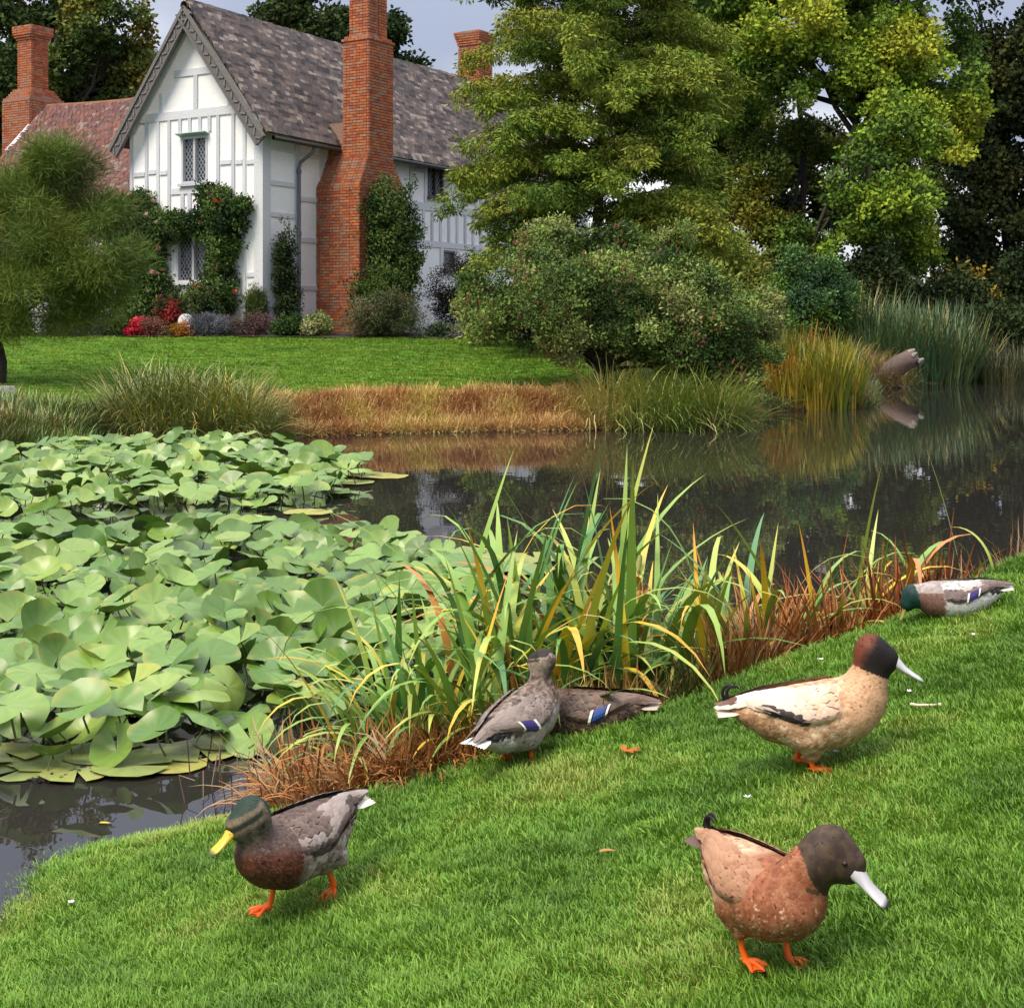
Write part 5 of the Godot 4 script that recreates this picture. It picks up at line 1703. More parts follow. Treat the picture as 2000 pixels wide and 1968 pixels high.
# ---------------------------------------------------------------- ducks; x forward, y up, z to the bird's right
class Flesh:
	# tapered bones joined by a smooth minimum
	var a := PackedVector3Array()
	var b := PackedVector3Array()
	var ra := PackedFloat32Array()
	var rb := PackedFloat32Array()
	var inv := PackedFloat32Array()
	var squash := 1.0
	var k := 0.03

	func bone(p: Vector3, r0: float, q: Vector3, r1: float) -> void:
		p.z /= squash
		q.z /= squash
		a.append(p); b.append(q); ra.append(r0); rb.append(r1)
		inv.append(1.0 / maxf((q - p).length_squared(), 1e-8))

	func dist(p: Vector3) -> float:
		p.z /= squash
		var d := 1e9
		for n in a.size():
			var pa := p - a[n]
			var ba := b[n] - a[n]
			var t := clampf(pa.dot(ba) * inv[n], 0.0, 1.0)
			var e := (pa - ba * t).length() - lerpf(ra[n], rb[n], t)
			var h := maxf(k - absf(d - e), 0.0) / k
			d = minf(d, e) - h * h * k * 0.25
		return d

	func surface(h: float) -> Shape:
		var lo := a[0]
		var hi := a[0]
		for n in a.size():
			var m := maxf(ra[n], rb[n])
			lo = lo.min(a[n] - Vector3.ONE * m).min(b[n] - Vector3.ONE * m)
			hi = hi.max(a[n] + Vector3.ONE * m).max(b[n] + Vector3.ONE * m)
		lo.z *= squash
		hi.z *= squash
		lo -= Vector3.ONE * h * 3
		hi += Vector3.ONE * h * 3
		var bl := 4
		var bx := int(ceil((hi.x - lo.x) / (h * bl)))
		var by := int(ceil((hi.y - lo.y) / (h * bl)))
		var bz := int(ceil((hi.z - lo.z) / (h * bl)))
		var nx := bx * bl + 1
		var ny := by * bl + 1
		var nz := bz * bl + 1
		var f := PackedFloat32Array()
		f.resize(nx * ny * nz)
		f.fill(1e9)
		var cell := PackedInt32Array()
		cell.resize(nx * ny * nz)
		cell.fill(-1)
		var live := []
		for z in bz:
			for y in by:
				for x in bx:
					var c := lo + Vector3(x + 0.5, y + 0.5, z + 0.5) * (h * bl)
					if absf(dist(c)) < h * bl * 1.05:
						live.append(Vector3i(x, y, z) * bl)
						for zz in bl + 1:
							for yy in bl + 1:
								for xx in bl + 1:
									var at := ((z * bl + zz) * ny + y * bl + yy) * nx + x * bl + xx
									if f[at] > 1e8:
										f[at] = dist(lo + Vector3(x * bl + xx, y * bl + yy, z * bl + zz) * h)
		var s := Shape.new()
		var off := [0, 1, nx, nx + 1, nx * ny, nx * ny + 1, nx * ny + nx, nx * ny + nx + 1]
		var edges := [[0, 1], [2, 3], [4, 5], [6, 7], [0, 2], [1, 3], [4, 6], [5, 7], [0, 4], [1, 5], [2, 6], [3, 7]]
		for o in live:
			for zz in bl:
				for yy in bl:
					for xx in bl:
						var at: int = ((o.z + zz) * ny + o.y + yy) * nx + o.x + xx
						var neg := 0
						for q in 8:
							if f[at + off[q]] < 0.0:
								neg += 1
						if neg == 0 or neg == 8:
							continue
						var sum := Vector3.ZERO
						var cnt := 0
						for e in edges:
							var f0 := f[at + off[e[0]]]
							var f1 := f[at + off[e[1]]]
							if (f0 < 0.0) != (f1 < 0.0):
								var t := f0 / (f0 - f1)
								var p0 := Vector3(e[0] & 1, (e[0] >> 1) & 1, (e[0] >> 2) & 1)
								var p1 := Vector3(e[1] & 1, (e[1] >> 1) & 1, (e[1] >> 2) & 1)
								sum += p0.lerp(p1, t)
								cnt += 1
						cell[at] = s.vert(lo + (Vector3(o.x + xx, o.y + yy, o.z + zz) + sum / cnt) * h, Vector3.UP, Color.WHITE)
		var step := [1, nx, nx * ny]
		for o in live:
			for zz in bl:
				for yy in bl:
					for xx in bl:
						var at: int = ((o.z + zz) * ny + o.y + yy) * nx + o.x + xx
						for ax in 3:
							var f0 := f[at]
							var f1 := f[at + step[ax]]
							if (f0 < 0.0) == (f1 < 0.0):
								continue
							var u: int = step[(ax + 1) % 3]
							var w: int = step[(ax + 2) % 3]
							if at - u - w < 0:
								continue
							var q0 := cell[at - u - w]
							var q1 := cell[at - w]
							var q2 := cell[at]
							var q3 := cell[at - u]
							if q0 < 0 or q1 < 0 or q2 < 0 or q3 < 0:
								continue
							if f0 < 0.0:
								s.i.append_array(PackedInt32Array([q0, q2, q1, q0, q3, q2]))
							else:
								s.i.append_array(PackedInt32Array([q0, q1, q2, q0, q2, q3]))
		s.smooth_normals()
		return s

var fleck := FastNoiseLite.new()
var barring := FastNoiseLite.new()

const BODY := [[0.165, 0.018, 0.040], [0.125, 0.008, 0.072], [0.06, 0.0, 0.090], [-0.03, 0.002, 0.088], [-0.11, 0.022, 0.068], [-0.175, 0.045, 0.040], [-0.215, 0.058, 0.020]]

func mix3(a: Color, b: Color, c: Color, t: float) -> Color:
	return a.lerp(b, t * 2.0) if t < 0.5 else b.lerp(c, t * 2.0 - 1.0)

# colour of the plumage at q: in the body's own axes, or in the head's (head true)
func plume(style: String, q: Vector3, where: int, p: Vector3) -> Color:
	var n := fleck.get_noise_3dv(p * 90.0)
	var m := fleck.get_noise_3dv(p * 32.0 + Vector3(7, 1, 3))
	var scal := absf(sin(q.x * 260.0 + fleck.get_noise_3dv(p * 40.0) * 3.0))
	match style:
		"eclipse":
			if where == 2:
				var dark := Color(0.018, 0.022, 0.018)
				var buff := Color(0.17, 0.13, 0.085)
				var c := buff * (0.85 + 0.6 * n)
				c = c.lerp(Color(0.12, 0.10, 0.08) * (0.9 + 0.8 * m), smoothstep(-0.008, -0.016, q.y))
				c = c.lerp(dark, smoothstep(0.009, 0.004, absf(q.y - 0.008)) * smoothstep(-0.045, -0.02, q.x))
				c = c.lerp(dark.lerp(Color(0.015, 0.045, 0.03), 0.5), maxf(smoothstep(0.022, 0.029, q.y + 0.006 * n), smoothstep(-0.038, -0.05, q.x)))
				return c
			if where == 1:
				return Color(0.11, 0.085, 0.05) * (1.0 + 0.5 * n) if q.z < 0.9 else Color.BLACK
			var chest := Color(0.13, 0.036, 0.018).lerp(Color(0.04, 0.018, 0.014), clampf(0.5 + n * 1.2, 0, 1))
			var flank := mix3(Color(0.10, 0.06, 0.045), Color(0.24, 0.18, 0.155), Color(0.40, 0.35, 0.33), clampf(0.55 + 0.75 * m + 0.25 * n, 0, 1))
			var back := Color(0.065, 0.04, 0.034).lerp(Color(0.14, 0.095, 0.08), clampf(0.4 + n, 0, 1))
			var c2 := chest.lerp(flank, smoothstep(0.095, 0.06, q.x + 0.02 * m))
			c2 = c2.lerp(back, smoothstep(0.028, 0.055, q.y + 0.012 * m))
			if q.x < -0.13 and q.y > 0.03:
				c2 = Color(0.02, 0.018, 0.018)
			elif q.x < -0.17:
				c2 = Color(0.5, 0.45, 0.4)
			return c2
		"buff":
			if where == 2:
				return Color(0.036, 0.022, 0.018).lerp(Color(0.075, 0.048, 0.028), clampf(0.4 + 1.0 * m + 0.3 * n, 0, 1))
			if where == 1:
				return Color(0.06, 0.03, 0.02).lerp(Color(0.10, 0.05, 0.03), clampf(0.5 + m, 0, 1))
			var rust := mix3(Color(0.15, 0.045, 0.02), Color(0.26, 0.09, 0.042), Color(0.37, 0.17, 0.095), clampf(0.5 + 0.5 * m + 0.35 * n, 0, 1))
			if n > 0.42 and q.y < 0.03:
				rust = Color(0.47, 0.29, 0.19)
			var cream := Color(0.36, 0.19, 0.095).lerp(Color(0.66, 0.5, 0.36), clampf(0.4 + 1.0 * m, 0, 1))
			var r2 := rust.lerp(cream, smoothstep(0.04, -0.03, q.x + 0.03 * m) * smoothstep(-0.03, 0.03, q.y))
			if q.x < -0.15:
				r2 = Color(0.10, 0.055, 0.04)
			return r2
		"fawn":
			if where == 2:
				var face := Color(0.012, 0.009, 0.009)
				var nape := Color(0.13, 0.036, 0.017)
				return face.lerp(nape, smoothstep(-0.020, -0.046, q.x + 0.006 * m - maxf(q.y, 0.0) * 0.3))
			if where == 1:
				return Color(0.40, 0.20, 0.10).lerp(Color(0.50, 0.29, 0.17), clampf(0.5 + m, 0, 1))
			var tan_ := mix3(Color(0.36, 0.185, 0.095), Color(0.52, 0.32, 0.19), Color(0.68, 0.52, 0.38), clampf(0.45 + 0.9 * m + 0.2 * n, 0, 1))
			if q.x > 0.10:
				tan_ = Color(0.46, 0.25, 0.135).lerp(Color(0.56, 0.35, 0.21), clampf(0.5 + n, 0, 1))
			if q.x < -0.10 and q.y < 0.05:
				tan_ = Color(0.27, 0.13, 0.065).lerp(Color(0.45, 0.27, 0.15), clampf(0.4 + m + 0.4 * n, 0, 1))
			return tan_
		"hen":
			if where == 2:
				if q.y > 0.012:
					return Color(0.028, 0.022, 0.018)
				return Color(0.055, 0.04, 0.03) if absf(q.y - 0.004) < 0.005 and q.x > -0.03 else Color(0.26, 0.21, 0.165) * (0.9 + 0.6 * n)
			if where == 1:
				return Color(0.15, 0.11, 0.09) * (0.9 + 0.6 * n)
			var br := mix3(Color(0.05, 0.034, 0.028), Color(0.15, 0.105, 0.085), Color(0.30, 0.25, 0.22), clampf(0.5 + 0.8 * m + 0.3 * n, 0, 1))
			if q.y < 0.02:
				br = br.lerp(Color(0.38, 0.34, 0.31), 0.55)
			if q.x < -0.12:
				br = Color(0.45, 0.42, 0.4) if q.y < 0.035 else Color(0.02, 0.018, 0.018)
			return br
		"brown":
			var dk := mix3(Color(0.035, 0.022, 0.018), Color(0.10, 0.058, 0.04), Color(0.22, 0.14, 0.095), clampf(0.4 + 0.9 * n + 0.3 * (scal - 0.5), 0, 1))
			return dk
		"drake":
			if where == 2:
				return Color(0.008, 0.05, 0.032).lerp(Color(0.012, 0.025, 0.03), clampf(0.5 + m, 0, 1))
			if where == 1:
				return Color(0.01, 0.04, 0.03) if q.y > 0.5 else Color(0.5, 0.48, 0.46)
			var breast := Color(0.10, 0.05, 0.036).lerp(Color(0.17, 0.09, 0.07), clampf(0.5 + n, 0, 1))
			var grey := Color(0.50, 0.48, 0.47).lerp(Color(0.62, 0.60, 0.58), clampf(0.5 + m, 0, 1))
			var c4 := breast.lerp(grey, smoothstep(0.085, 0.06, q.x + 0.01 * m))
			if q.y > 0.05:
				c4 = Color(0.22, 0.17, 0.155).lerp(Color(0.35, 0.31, 0.3), clampf(0.5 + m, 0, 1))
			if q.x < -0.15:
				c4 = Color(0.6, 0.58, 0.56) if q.y < 0.04 else Color(0.02, 0.02, 0.02)
			return c4
	return Color(0.2, 0.15, 0.1)

# colour of the folded wing: u from shoulder (0) to tip (1), w from the back (0) to the lower edge (1)
func wing_tone(style: String, u: float, w: float, r: RandomNumberGenerator) -> Color:
	var v := r.randf()
	match style:
		"eclipse":
			if u < 0.42 and w < 0.55:
				return Color(0.085, 0.055, 0.046).lerp(Color(0.15, 0.10, 0.085), v)
			if w > 0.72 or (u > 0.62 and w > 0.5):
				return Color(0.045, 0.03, 0.028).lerp(Color(0.12, 0.08, 0.066), v)
			return Color(0.24, 0.185, 0.165).lerp(Color(0.32, 0.26, 0.24), v)
		"buff":
			return Color(0.24, 0.095, 0.048).lerp(Color(0.46, 0.28, 0.165), clampf(v * 0.4 + u * 0.4, 0, 1))
		"fawn":
			if u > 0.38 and u < 0.62 and w > 0.74:
				return Color(0.035, 0.024, 0.026)
			if u > 0.86 and w < 0.4:
				return Color(0.12, 0.06, 0.04)
			return Color(0.50, 0.32, 0.20).lerp(Color(0.76, 0.66, 0.59), clampf(v * 0.28 + u * 0.85 - w * 0.15, 0, 1))
		"hen", "brown", "drake":
			if style == "brown":
				return Color(0.055, 0.036, 0.03).lerp(Color(0.16, 0.10, 0.075), v)
			if style == "drake":
				if w < 0.45 and u < 0.6:
					return Color(0.36, 0.32, 0.31).lerp(Color(0.52, 0.49, 0.48), v)
				return Color(0.10, 0.068, 0.062).lerp(Color(0.17, 0.125, 0.115), v)
			return Color(0.15, 0.11, 0.095).lerp(Color(0.24, 0.19, 0.17), v)
	return Color(0.3, 0.2, 0.15)

func feather(s: Shape, root: Vector3, along_: Vector3, out: Vector3, length: float, width: float, lift: float, mid: Color, rim: Color) -> void:
	var side := out.cross(along_).normalized() * width * 0.5
	var a := root - along_ * length * 0.25
	var b := root + along_ * length * 0.35 + out * lift * 0.8
	var c := root + along_ * length * 0.7 + out * lift
	var nn := (out + along_ * 0.1).normalized()
	var k := s.v.size()
	s.vert(a, nn, mid)
	s.vert(b + side, (nn + side.normalized() * 0.35).normalized(), mid.lerp(rim, 0.5))
	s.vert(b + out * width * 0.06, nn, mid)
	s.vert(b - side, (nn - side.normalized() * 0.35).normalized(), mid.lerp(rim, 0.5))
	s.vert(c + side * 0.45 - out * lift * 0.3, nn, rim)
	s.vert(c - side * 0.45 - out * lift * 0.3, nn, rim)
	s.vert(c + along_ * width * 0.32 - out * lift * 0.8, nn, rim)
	# side = out x along, so (side, along, out) is right-handed round the feather
	s.i.append_array(PackedInt32Array([k, k + 1, k + 2, k, k + 2, k + 3, k + 1, k + 4, k + 2, k + 2, k + 4, k + 5, k + 2, k + 5, k + 3, k + 4, k + 6, k + 5]))

func profile(x: float) -> Vector2:
	for k in BODY.size() - 1:
		if x <= BODY[k][0] and x >= BODY[k + 1][0]:
			var t: float = (x - BODY[k][0]) / (BODY[k + 1][0] - BODY[k][0])
			return Vector2(lerpf(BODY[k][1], BODY[k + 1][1], t), lerpf(BODY[k][2], BODY[k + 1][2], t))
	return Vector2(BODY[-1][1], BODY[-1][2]) if x < 0 else Vector2(BODY[0][1], BODY[0][2])

func wing_point(u: float, w: float, sg: float, wd: float) -> Vector3:
	# a shell over the side of the body that narrows to the crossed tips above the tail
	var x := lerpf(0.105, -0.235, u)
	var p := profile(maxf(x, -0.175))
	var top := lerpf(1.15, 1.30, u)
	var bot := lerpf(0.15, 0.62, pow(u, 0.8)) - 0.42 * sin(PI * clampf(u * 1.25, 0, 1))
	var phi := lerpf(top, bot, w)
	var tip := smoothstep(0.72, 1.0, u)
	var rr := p.y - 0.004 + 0.017 * smoothstep(0.0, 0.16, u) * smoothstep(1.02, 0.86, w * (1.0 - 0.25 * smoothstep(0.55, 0.8, u)))
	var y := p.x + rr * sin(phi)
	var z := rr * wd * cos(phi)
	y = lerpf(y, 0.074 + 0.012 * (1.0 - w), tip)
	z = lerpf(z, 0.018 + 0.012 * w, tip)
	return Vector3(x, y, z * sg)

func duck(called: String, label: String, where: Vector3, heading: float, style: String, o: Dictionary) -> void:
	var sc: float = o.get("size", 1.0)
	var r := rng_of(o.get("seed", 1))
	var t := thing(called, label, "duck", where, heading, "ducks on the near bank")
	var pitch: float = o.get("pitch", 0.0)
	var tb := Transform3D(Basis(Vector3.BACK, pitch).scaled(Vector3.ONE * sc), Vector3(0, o.height, 0))
	var tbi := tb.affine_inverse()
	var wd: float = o.get("wide", 1.12)
	# flesh
	var fl := Flesh.new()
	fl.squash = wd
	fl.k = 0.032 * sc
	for k in BODY.size() - 1:
		fl.bone(tb * Vector3(BODY[k][0], BODY[k][1], 0), BODY[k][2] * sc, tb * Vector3(BODY[k + 1][0], BODY[k + 1][1], 0), BODY[k + 1][2] * sc)
	var neck: Array = o.neck       # [[point, radius], ...] in the bird's axes
	var head: Vector3 = o.head
	var hd := Basis(Vector3.UP, o.get("head_turn", 0.0)) * Basis(Vector3.BACK, o.get("head_tilt", 0.0))
	var last: Vector3 = tb * Vector3(0.125, 0.03, 0)
	var lr := 0.058 * sc
	for q in neck:
		fl.bone(last, lr, q[0], q[1])
		last = q[0]
		lr = q[1]
	var hs: float = o.get("head_size", 1.0) * sc
	fl.bone(last, lr, head + hd * Vector3(-0.018, -0.002, 0) * hs, 0.030 * hs)
	fl.bone(head + hd * Vector3(-0.018, 0.006, 0) * hs, 0.034 * hs, head + hd * Vector3(0.022, 0.004, 0) * hs, 0.026 * hs)
	fl.bone(head + hd * Vector3(-0.01, -0.012, 0) * hs, 0.028 * hs, head + hd * Vector3(0.034, -0.010, 0) * hs, 0.016 * hs)
	# thighs
	for q in o.get("legs", []):
		var hip: Vector3 = tb * Vector3(-0.02 + q.get("x", 0.0), -0.05, 0.045 * q.side * wd)
		fl.bone(hip, 0.042 * sc, q.knee, 0.018 * sc)
	var body := fl.surface(o.get("cell", 0.005) * sc)
	var hi := hd.inverse()
	var neck_axis: Vector3 = neck[neck.size() / 2][0]
	var where_of := func(p: Vector3) -> int:
		var dh := (p - head).length()
		if dh < o.get("head_reach", 0.060) * hs:
			return 2
		var dn := 1e9
		var prev: Vector3 = tb * Vector3(0.125, 0.05, 0)
		for q in neck:
			var pa: Vector3 = p - prev
			var ba: Vector3 = q[0] - prev
			var tt := clampf(pa.dot(ba) / maxf(ba.length_squared(), 1e-6), 0.0, 1.0)
			dn = minf(dn, (pa - ba * tt).length() - q[1] * 1.25 + (0.03 if q == neck[0] and tt < 0.5 else 0.0))
			prev = q[0]
		if dn < 0.0 and dh < o.get("neck_reach", 0.10) * hs:
			return 1
		return 0
	for k in body.v.size():
		var p := body.v[k]
		var w: int = where_of.call(p)
		var q: Vector3 = hi * (p - head) / hs if w == 2 else tbi * p
		body.c[k] = plume(style, q, w, p)
	part("body", body, M.feather, t)
	# small contour feathers over the body
	var cover := Shape.new()
	var want: int = int(o.get("feathers", 1500) * 1.7)
	for k in want:
		var n := r.randi() % body.v.size()
		var p := body.v[n]
		var w: int = where_of.call(p)
		if w == 2 and (hi * (p - head)).x > 0.034 * hs:
			continue
		var nn := body.n[n]
		var back := (tb.basis * Vector3(-1, -0.12, 0)).normalized()
		var al := (back - nn * back.dot(nn))
		if al.length() < 0.25:
			al = (Vector3(0, -1, 0) - nn * -nn.y)
		al = al.normalized()
		if w > 0:
			var hb: Vector3 = hd * Vector3(-1, -0.2, 0) if w == 2 else (last - neck[0][0]) * -1.0
			hb -= nn * hb.dot(nn)
			if hb.length() > 0.001:
				al = hb.normalized()
		var c := body.c[n]
		var q: Vector3 = tbi * p
		var big := lerpf(0.014, 0.026, smoothstep(0.12, -0.12, q.x)) * sc
		var vv := r.randf_range(0.82, 1.2)
		var mid := Color(c.r * vv, c.g * vv, c.b * vv)
		var rim := mid.lerp(Color(0.5, 0.42, 0.36) if style != "brown" else Color(0.26, 0.17, 0.12), 0.10) if r.randf() < 0.75 else mid * Color(0.74, 0.74, 0.74)
		if q.x < 0.10 and q.x > -0.24:
			var uu := (0.105 - q.x) / 0.34
			var pr := profile(maxf(q.x, -0.175))
			var ph := atan2(q.y - pr.x, absf(q.z) / wd)
			if ph > lerpf(0.15, 0.62, pow(uu, 0.8)) - 0.42 * sin(PI * clampf(uu * 1.25, 0, 1)) + 0.2 and ph < 1.2 and uu > 0.12:
				continue
		if w > 0:
			big = 0.0085 * sc
			mid = c * Color(vv, vv, vv)
			rim = mid
		feather(cover, p - nn * 0.0012, al, nn, big, big * 0.62, 0.0016 * sc, mid, rim)
	part("plumage", cover, M.feather, t, "stuff")
	# wings
	for sg in [-1.0, 1.0]:
		var wing := Shape.new()
		var nu := 16
		var nw := 8
		var first := wing.v.size()
		for a in nu + 1:
			for b in nw + 1:
				var p := wing_point(a / float(nu), b / float(nw), sg, wd)
				wing.vert(tb * p, Vector3.UP, wing_tone(style, a / float(nu), b / float(nw), r))
		for a in nu:
			for b in nw:
				var k := first + a * (nw + 1) + b
				if sg < 0:
					wing.i.append_array(PackedInt32Array([k, k + nw + 1, k + 1, k + 1, k + nw + 1, k + nw + 2]))
				else:
					wing.i.append_array(PackedInt32Array([k, k + 1, k + nw + 1, k + 1, k + nw + 2, k + nw + 1]))
		wing.smooth_normals()
		# rows of coverts, then the long flight feathers
		for row in 14:
			var cols := 10
			for col in cols:
				var u := 0.02 + row * 0.064 + (col % 2) * 0.03 + r.randf_range(-0.018, 0.018)
				var w := clampf((col + 0.5 + r.randf_range(-0.2, 0.2)) / cols, 0.03, 0.97)
				var p0 := wing_point(minf(u, 0.97), w, sg, wd)
				var p1 := wing_point(minf(u + 0.06, 1.0), w, sg, wd)
				var pw := wing_point(minf(u, 0.97), minf(w + 0.08, 1.0), sg, wd)
				var al := (p1 - p0).normalized()
				var out: Vector3 = al.cross(pw - p0).normalized() * sg
				if out.y < 0 and absf(out.z) < 0.5:
					out = -out
				var ln := lerpf(0.034, 0.10, smoothstep(0.25, 0.7, u)) * r.randf_range(0.9, 1.1)
				var tone := wing_tone(style, u + 0.04, w, r)
				feather(wing, tb * (p0 + out * 0.002), (tb.basis * al).normalized(), (tb.basis * out).normalized(), ln * sc, lerpf(0.019, 0.024, u) * sc, 0.0026 * sc, tone, tone.lerp(Color(0.62, 0.56, 0.52), 0.08) if tone.b < 0.12 or tone.r > 0.1 else tone)
		var wp := part("wing", wing, M.feather, t)
		if style in ["hen", "brown", "drake"]:
			# the bright wing patch between two white bars
			var sp := Shape.new()
			var blue := Color(0.045, 0.03, 0.17) if style != "brown" else Color(0.03, 0.07, 0.26)
			var cuts := [0.405, 0.435, 0.45, 0.57, 0.585, 0.61]
			for a in 5:
				if a == 1 or a == 3:
					continue
				for b in 4:
					var w0 := 0.60 + b * 0.1
					var w1 := w0 + 0.1
					var slant := 0.10
					var pts := []
					for e in [[cuts[a], w0], [cuts[a + 1], w0], [cuts[a + 1], w1], [cuts[a], w1]]:
						var uu: float = e[0] - slant * (e[1] - 0.6)
						var pp := wing_point(uu, e[1], sg, wd)
						pp += Vector3(0, pp.y - 0.0, pp.z).normalized() * 0.0125
						pts.append(tb * pp)
					if sg > 0:
						sp.quad(pts[0], pts[1], pts[2], pts[3], blue if a == 2 else Color(0.76, 0.75, 0.74))
					else:
						sp.quad(pts[3], pts[2], pts[1], pts[0], blue if a == 2 else Color(0.76, 0.75, 0.74))
			part("wing_patch", sp, M.bill, wp)
	# tail
	var tail := Shape.new()
	var tc: Array = o.tail
	for k in 11:
		var f := (k - 5) / 5.0
		var dir := Vector3(-1, 0.12 - 0.06 * absf(f), f * 0.42).normalized()
		var root := Vector3(-0.195, 0.056 - 0.006 * absf(f), f * 0.022)
		var out := Vector3(0, 1, f * 0.25).normalized()
		out = (out - dir * out.dot(dir)).normalized()
		feather(tail, tb * root, (tb.basis * dir).normalized(), (tb.basis * out).normalized(), 0.105 * sc, 0.03 * sc, 0.002, tc[0] if absf(f) < 0.55 else tc[1], tc[1])
	part("tail", tail, M.feather, t)
	if o.get("curl", false):
		for k in 2:
			var cu := Shape.new()
			var path := []
			for j in 9:
				var a := j / 8.0 * 4.2
				path.append(tb * (Vector3(-0.205 - 0.012 * k, 0.078, 0.008 * (k * 2 - 1)) + Vector3(-0.02 + 0.024 * k, 0, 0) + Vector3(-sin(a) * 0.022, 0.024 - cos(a) * 0.024, 0)))
			cu.tube(path, [0.007, 0.0075, 0.007, 0.0065, 0.006, 0.005, 0.0045, 0.0035, 0.002], 6, Color(0.012, 0.011, 0.012))
			part("tail_curl", cu, M.feather, t)
	# bill: flattened sections along its length
	var bill := Shape.new()
	var bc: Color = o.bill
	var sec := [[0.0, 0.016, 0.017, 0.002], [0.012, 0.0145, 0.013, 0.0], [0.028, 0.0125, 0.0085, -0.004], [0.044, 0.0135, 0.006, -0.006], [0.058, 0.0145, 0.0045, -0.007], [0.066, 0.011, 0.0035, -0.008], [0.070, 0.004, 0.002, -0.009]]
	var bs: float = hs * o.get("bill_size", 1.0)
	var ns := 12
	for k in sec.size():
		for j in ns:
			var a := TAU * j / ns
			var p: Vector3 = head + hd * (Vector3(0.036, -0.004, 0) * hs + Vector3(sec[k][0], sec[k][3] + sec[k][2] * sin(a) * (1.0 if sin(a) > 0 else 0.7), sec[k][1] * cos(a) * o.get("bill_wide", 1.1)) * bs)
			var c := bc * Color(1, 1, 1)
			if k >= 5:
				c = o.get("nail", bc * Color(0.5, 0.5, 0.5))
			c *= 1.0 + r.randf_range(-0.06, 0.06)
			bill.vert(p, Vector3.UP, c)
	for k in sec.size() - 1:
		for j in ns:
			var a0 := k * ns + j
			var a1 := k * ns + (j + 1) % ns
			bill.i.append_array(PackedInt32Array([a0, a0 + ns, a1, a1, a0 + ns, a1 + ns]))
	bill.smooth_normals()
	var bp := part("bill", bill, M.bill, t)
	for sg in [-1.0, 1.0]:
		var ns2 := Shape.new()
		var c0: Vector3 = head + hd * (Vector3(0.036, -0.004, 0) * hs + Vector3(0.016, 0.006, sg * 0.0105) * bs)
		ns2.tube([c0 - hd * Vector3(0.003, 0, 0), c0, c0 + hd * Vector3(0.004, -0.001, 0)], [0.0012, 0.0022, 0.001], 6, Color(0.02, 0.012, 0.01))
		part("nostril", ns2, M.bill, bp)
		var eye := SphereMesh.new()
		eye.radius = 0.0052 * hs
		eye.height = 0.0104 * hs
		eye.radial_segments = 14
		eye.rings = 8
		var em := part("eye", eye, M.eye, t)
		em.position = head + hd * Vector3(0.016, 0.009, sg * 0.0258 * wd) * hs
	# legs
	var lc: Color = o.get("leg_col", Color(0.72, 0.13, 0.012))
	for q in o.get("legs", []):
		var leg := Shape.new()
		var knee: Vector3 = q.knee
		var ankle: Vector3 = q.foot
		var bendp := knee.lerp(ankle, 0.55) + Vector3(-0.006, 0, 0)
		leg.tube([knee + (knee - ankle).normalized() * 0.02, knee, bendp, ankle + Vector3(0, 0.006, 0), ankle], [0.011 * sc, 0.0095 * sc, 0.0075 * sc, 0.0095 * sc, 0.008 * sc], 9, lc, Color(-1, 0, 0), 0.05, r)
		var lp := part("leg", leg, M.leg, t)
		var foot := Shape.new()
		var fb := Basis(Vector3.UP, q.get("turn", 0.0)) * Basis(Vector3.BACK, q.get("dip", 0.0))
		var toes := []
		for a in [-0.52, 0.0, 0.52]:
			toes.append(ankle + fb * Vector3(cos(a) * (0.062 if a == 0.0 else 0.056), -0.004, sin(a) * 0.062) * sc)
		for tp in toes:
			foot.tube([ankle, ankle.lerp(tp, 0.5) + Vector3(0, 0.006, 0), ankle.lerp(tp, 0.85) + Vector3(0, 0.002, 0), tp], [0.0085 * sc, 0.0065 * sc, 0.005 * sc, 0.002], 7, lc, lc * Color(0.85, 0.8, 0.8))
		for k in 2:
			var m: Vector3 = (toes[k] + toes[k + 1]) * 0.5
			m = m.lerp(ankle, 0.14)
			var wc := lc * Color(0.86, 0.85, 0.8)
			var up := Vector3(0, 0.002, 0)
			foot.tri(ankle + up, m + up, toes[k] + up, wc)
			foot.tri(ankle + up, toes[k + 1] + up, m + up, wc)
			foot.tri(ankle - up, toes[k] - up, m - up, wc)
			foot.tri(ankle - up, m - up, toes[k + 1] - up, wc)
		foot.tube([ankle, ankle + fb * Vector3(-0.016, 0.002, 0) * sc], [0.005, 0.002], 6, lc)
		part("webbed_foot", foot, M.leg, lp)

func on_lawn(u: float, v: float) -> Vector3:
	# where the sight line meets the near lawn
	var d := 4564.0 / ((v - SKYLINE) + 0.235 * (u - 1000.0))
	var x := bearing(u, d)
	return Vector3(x, land(x, -d), -d)

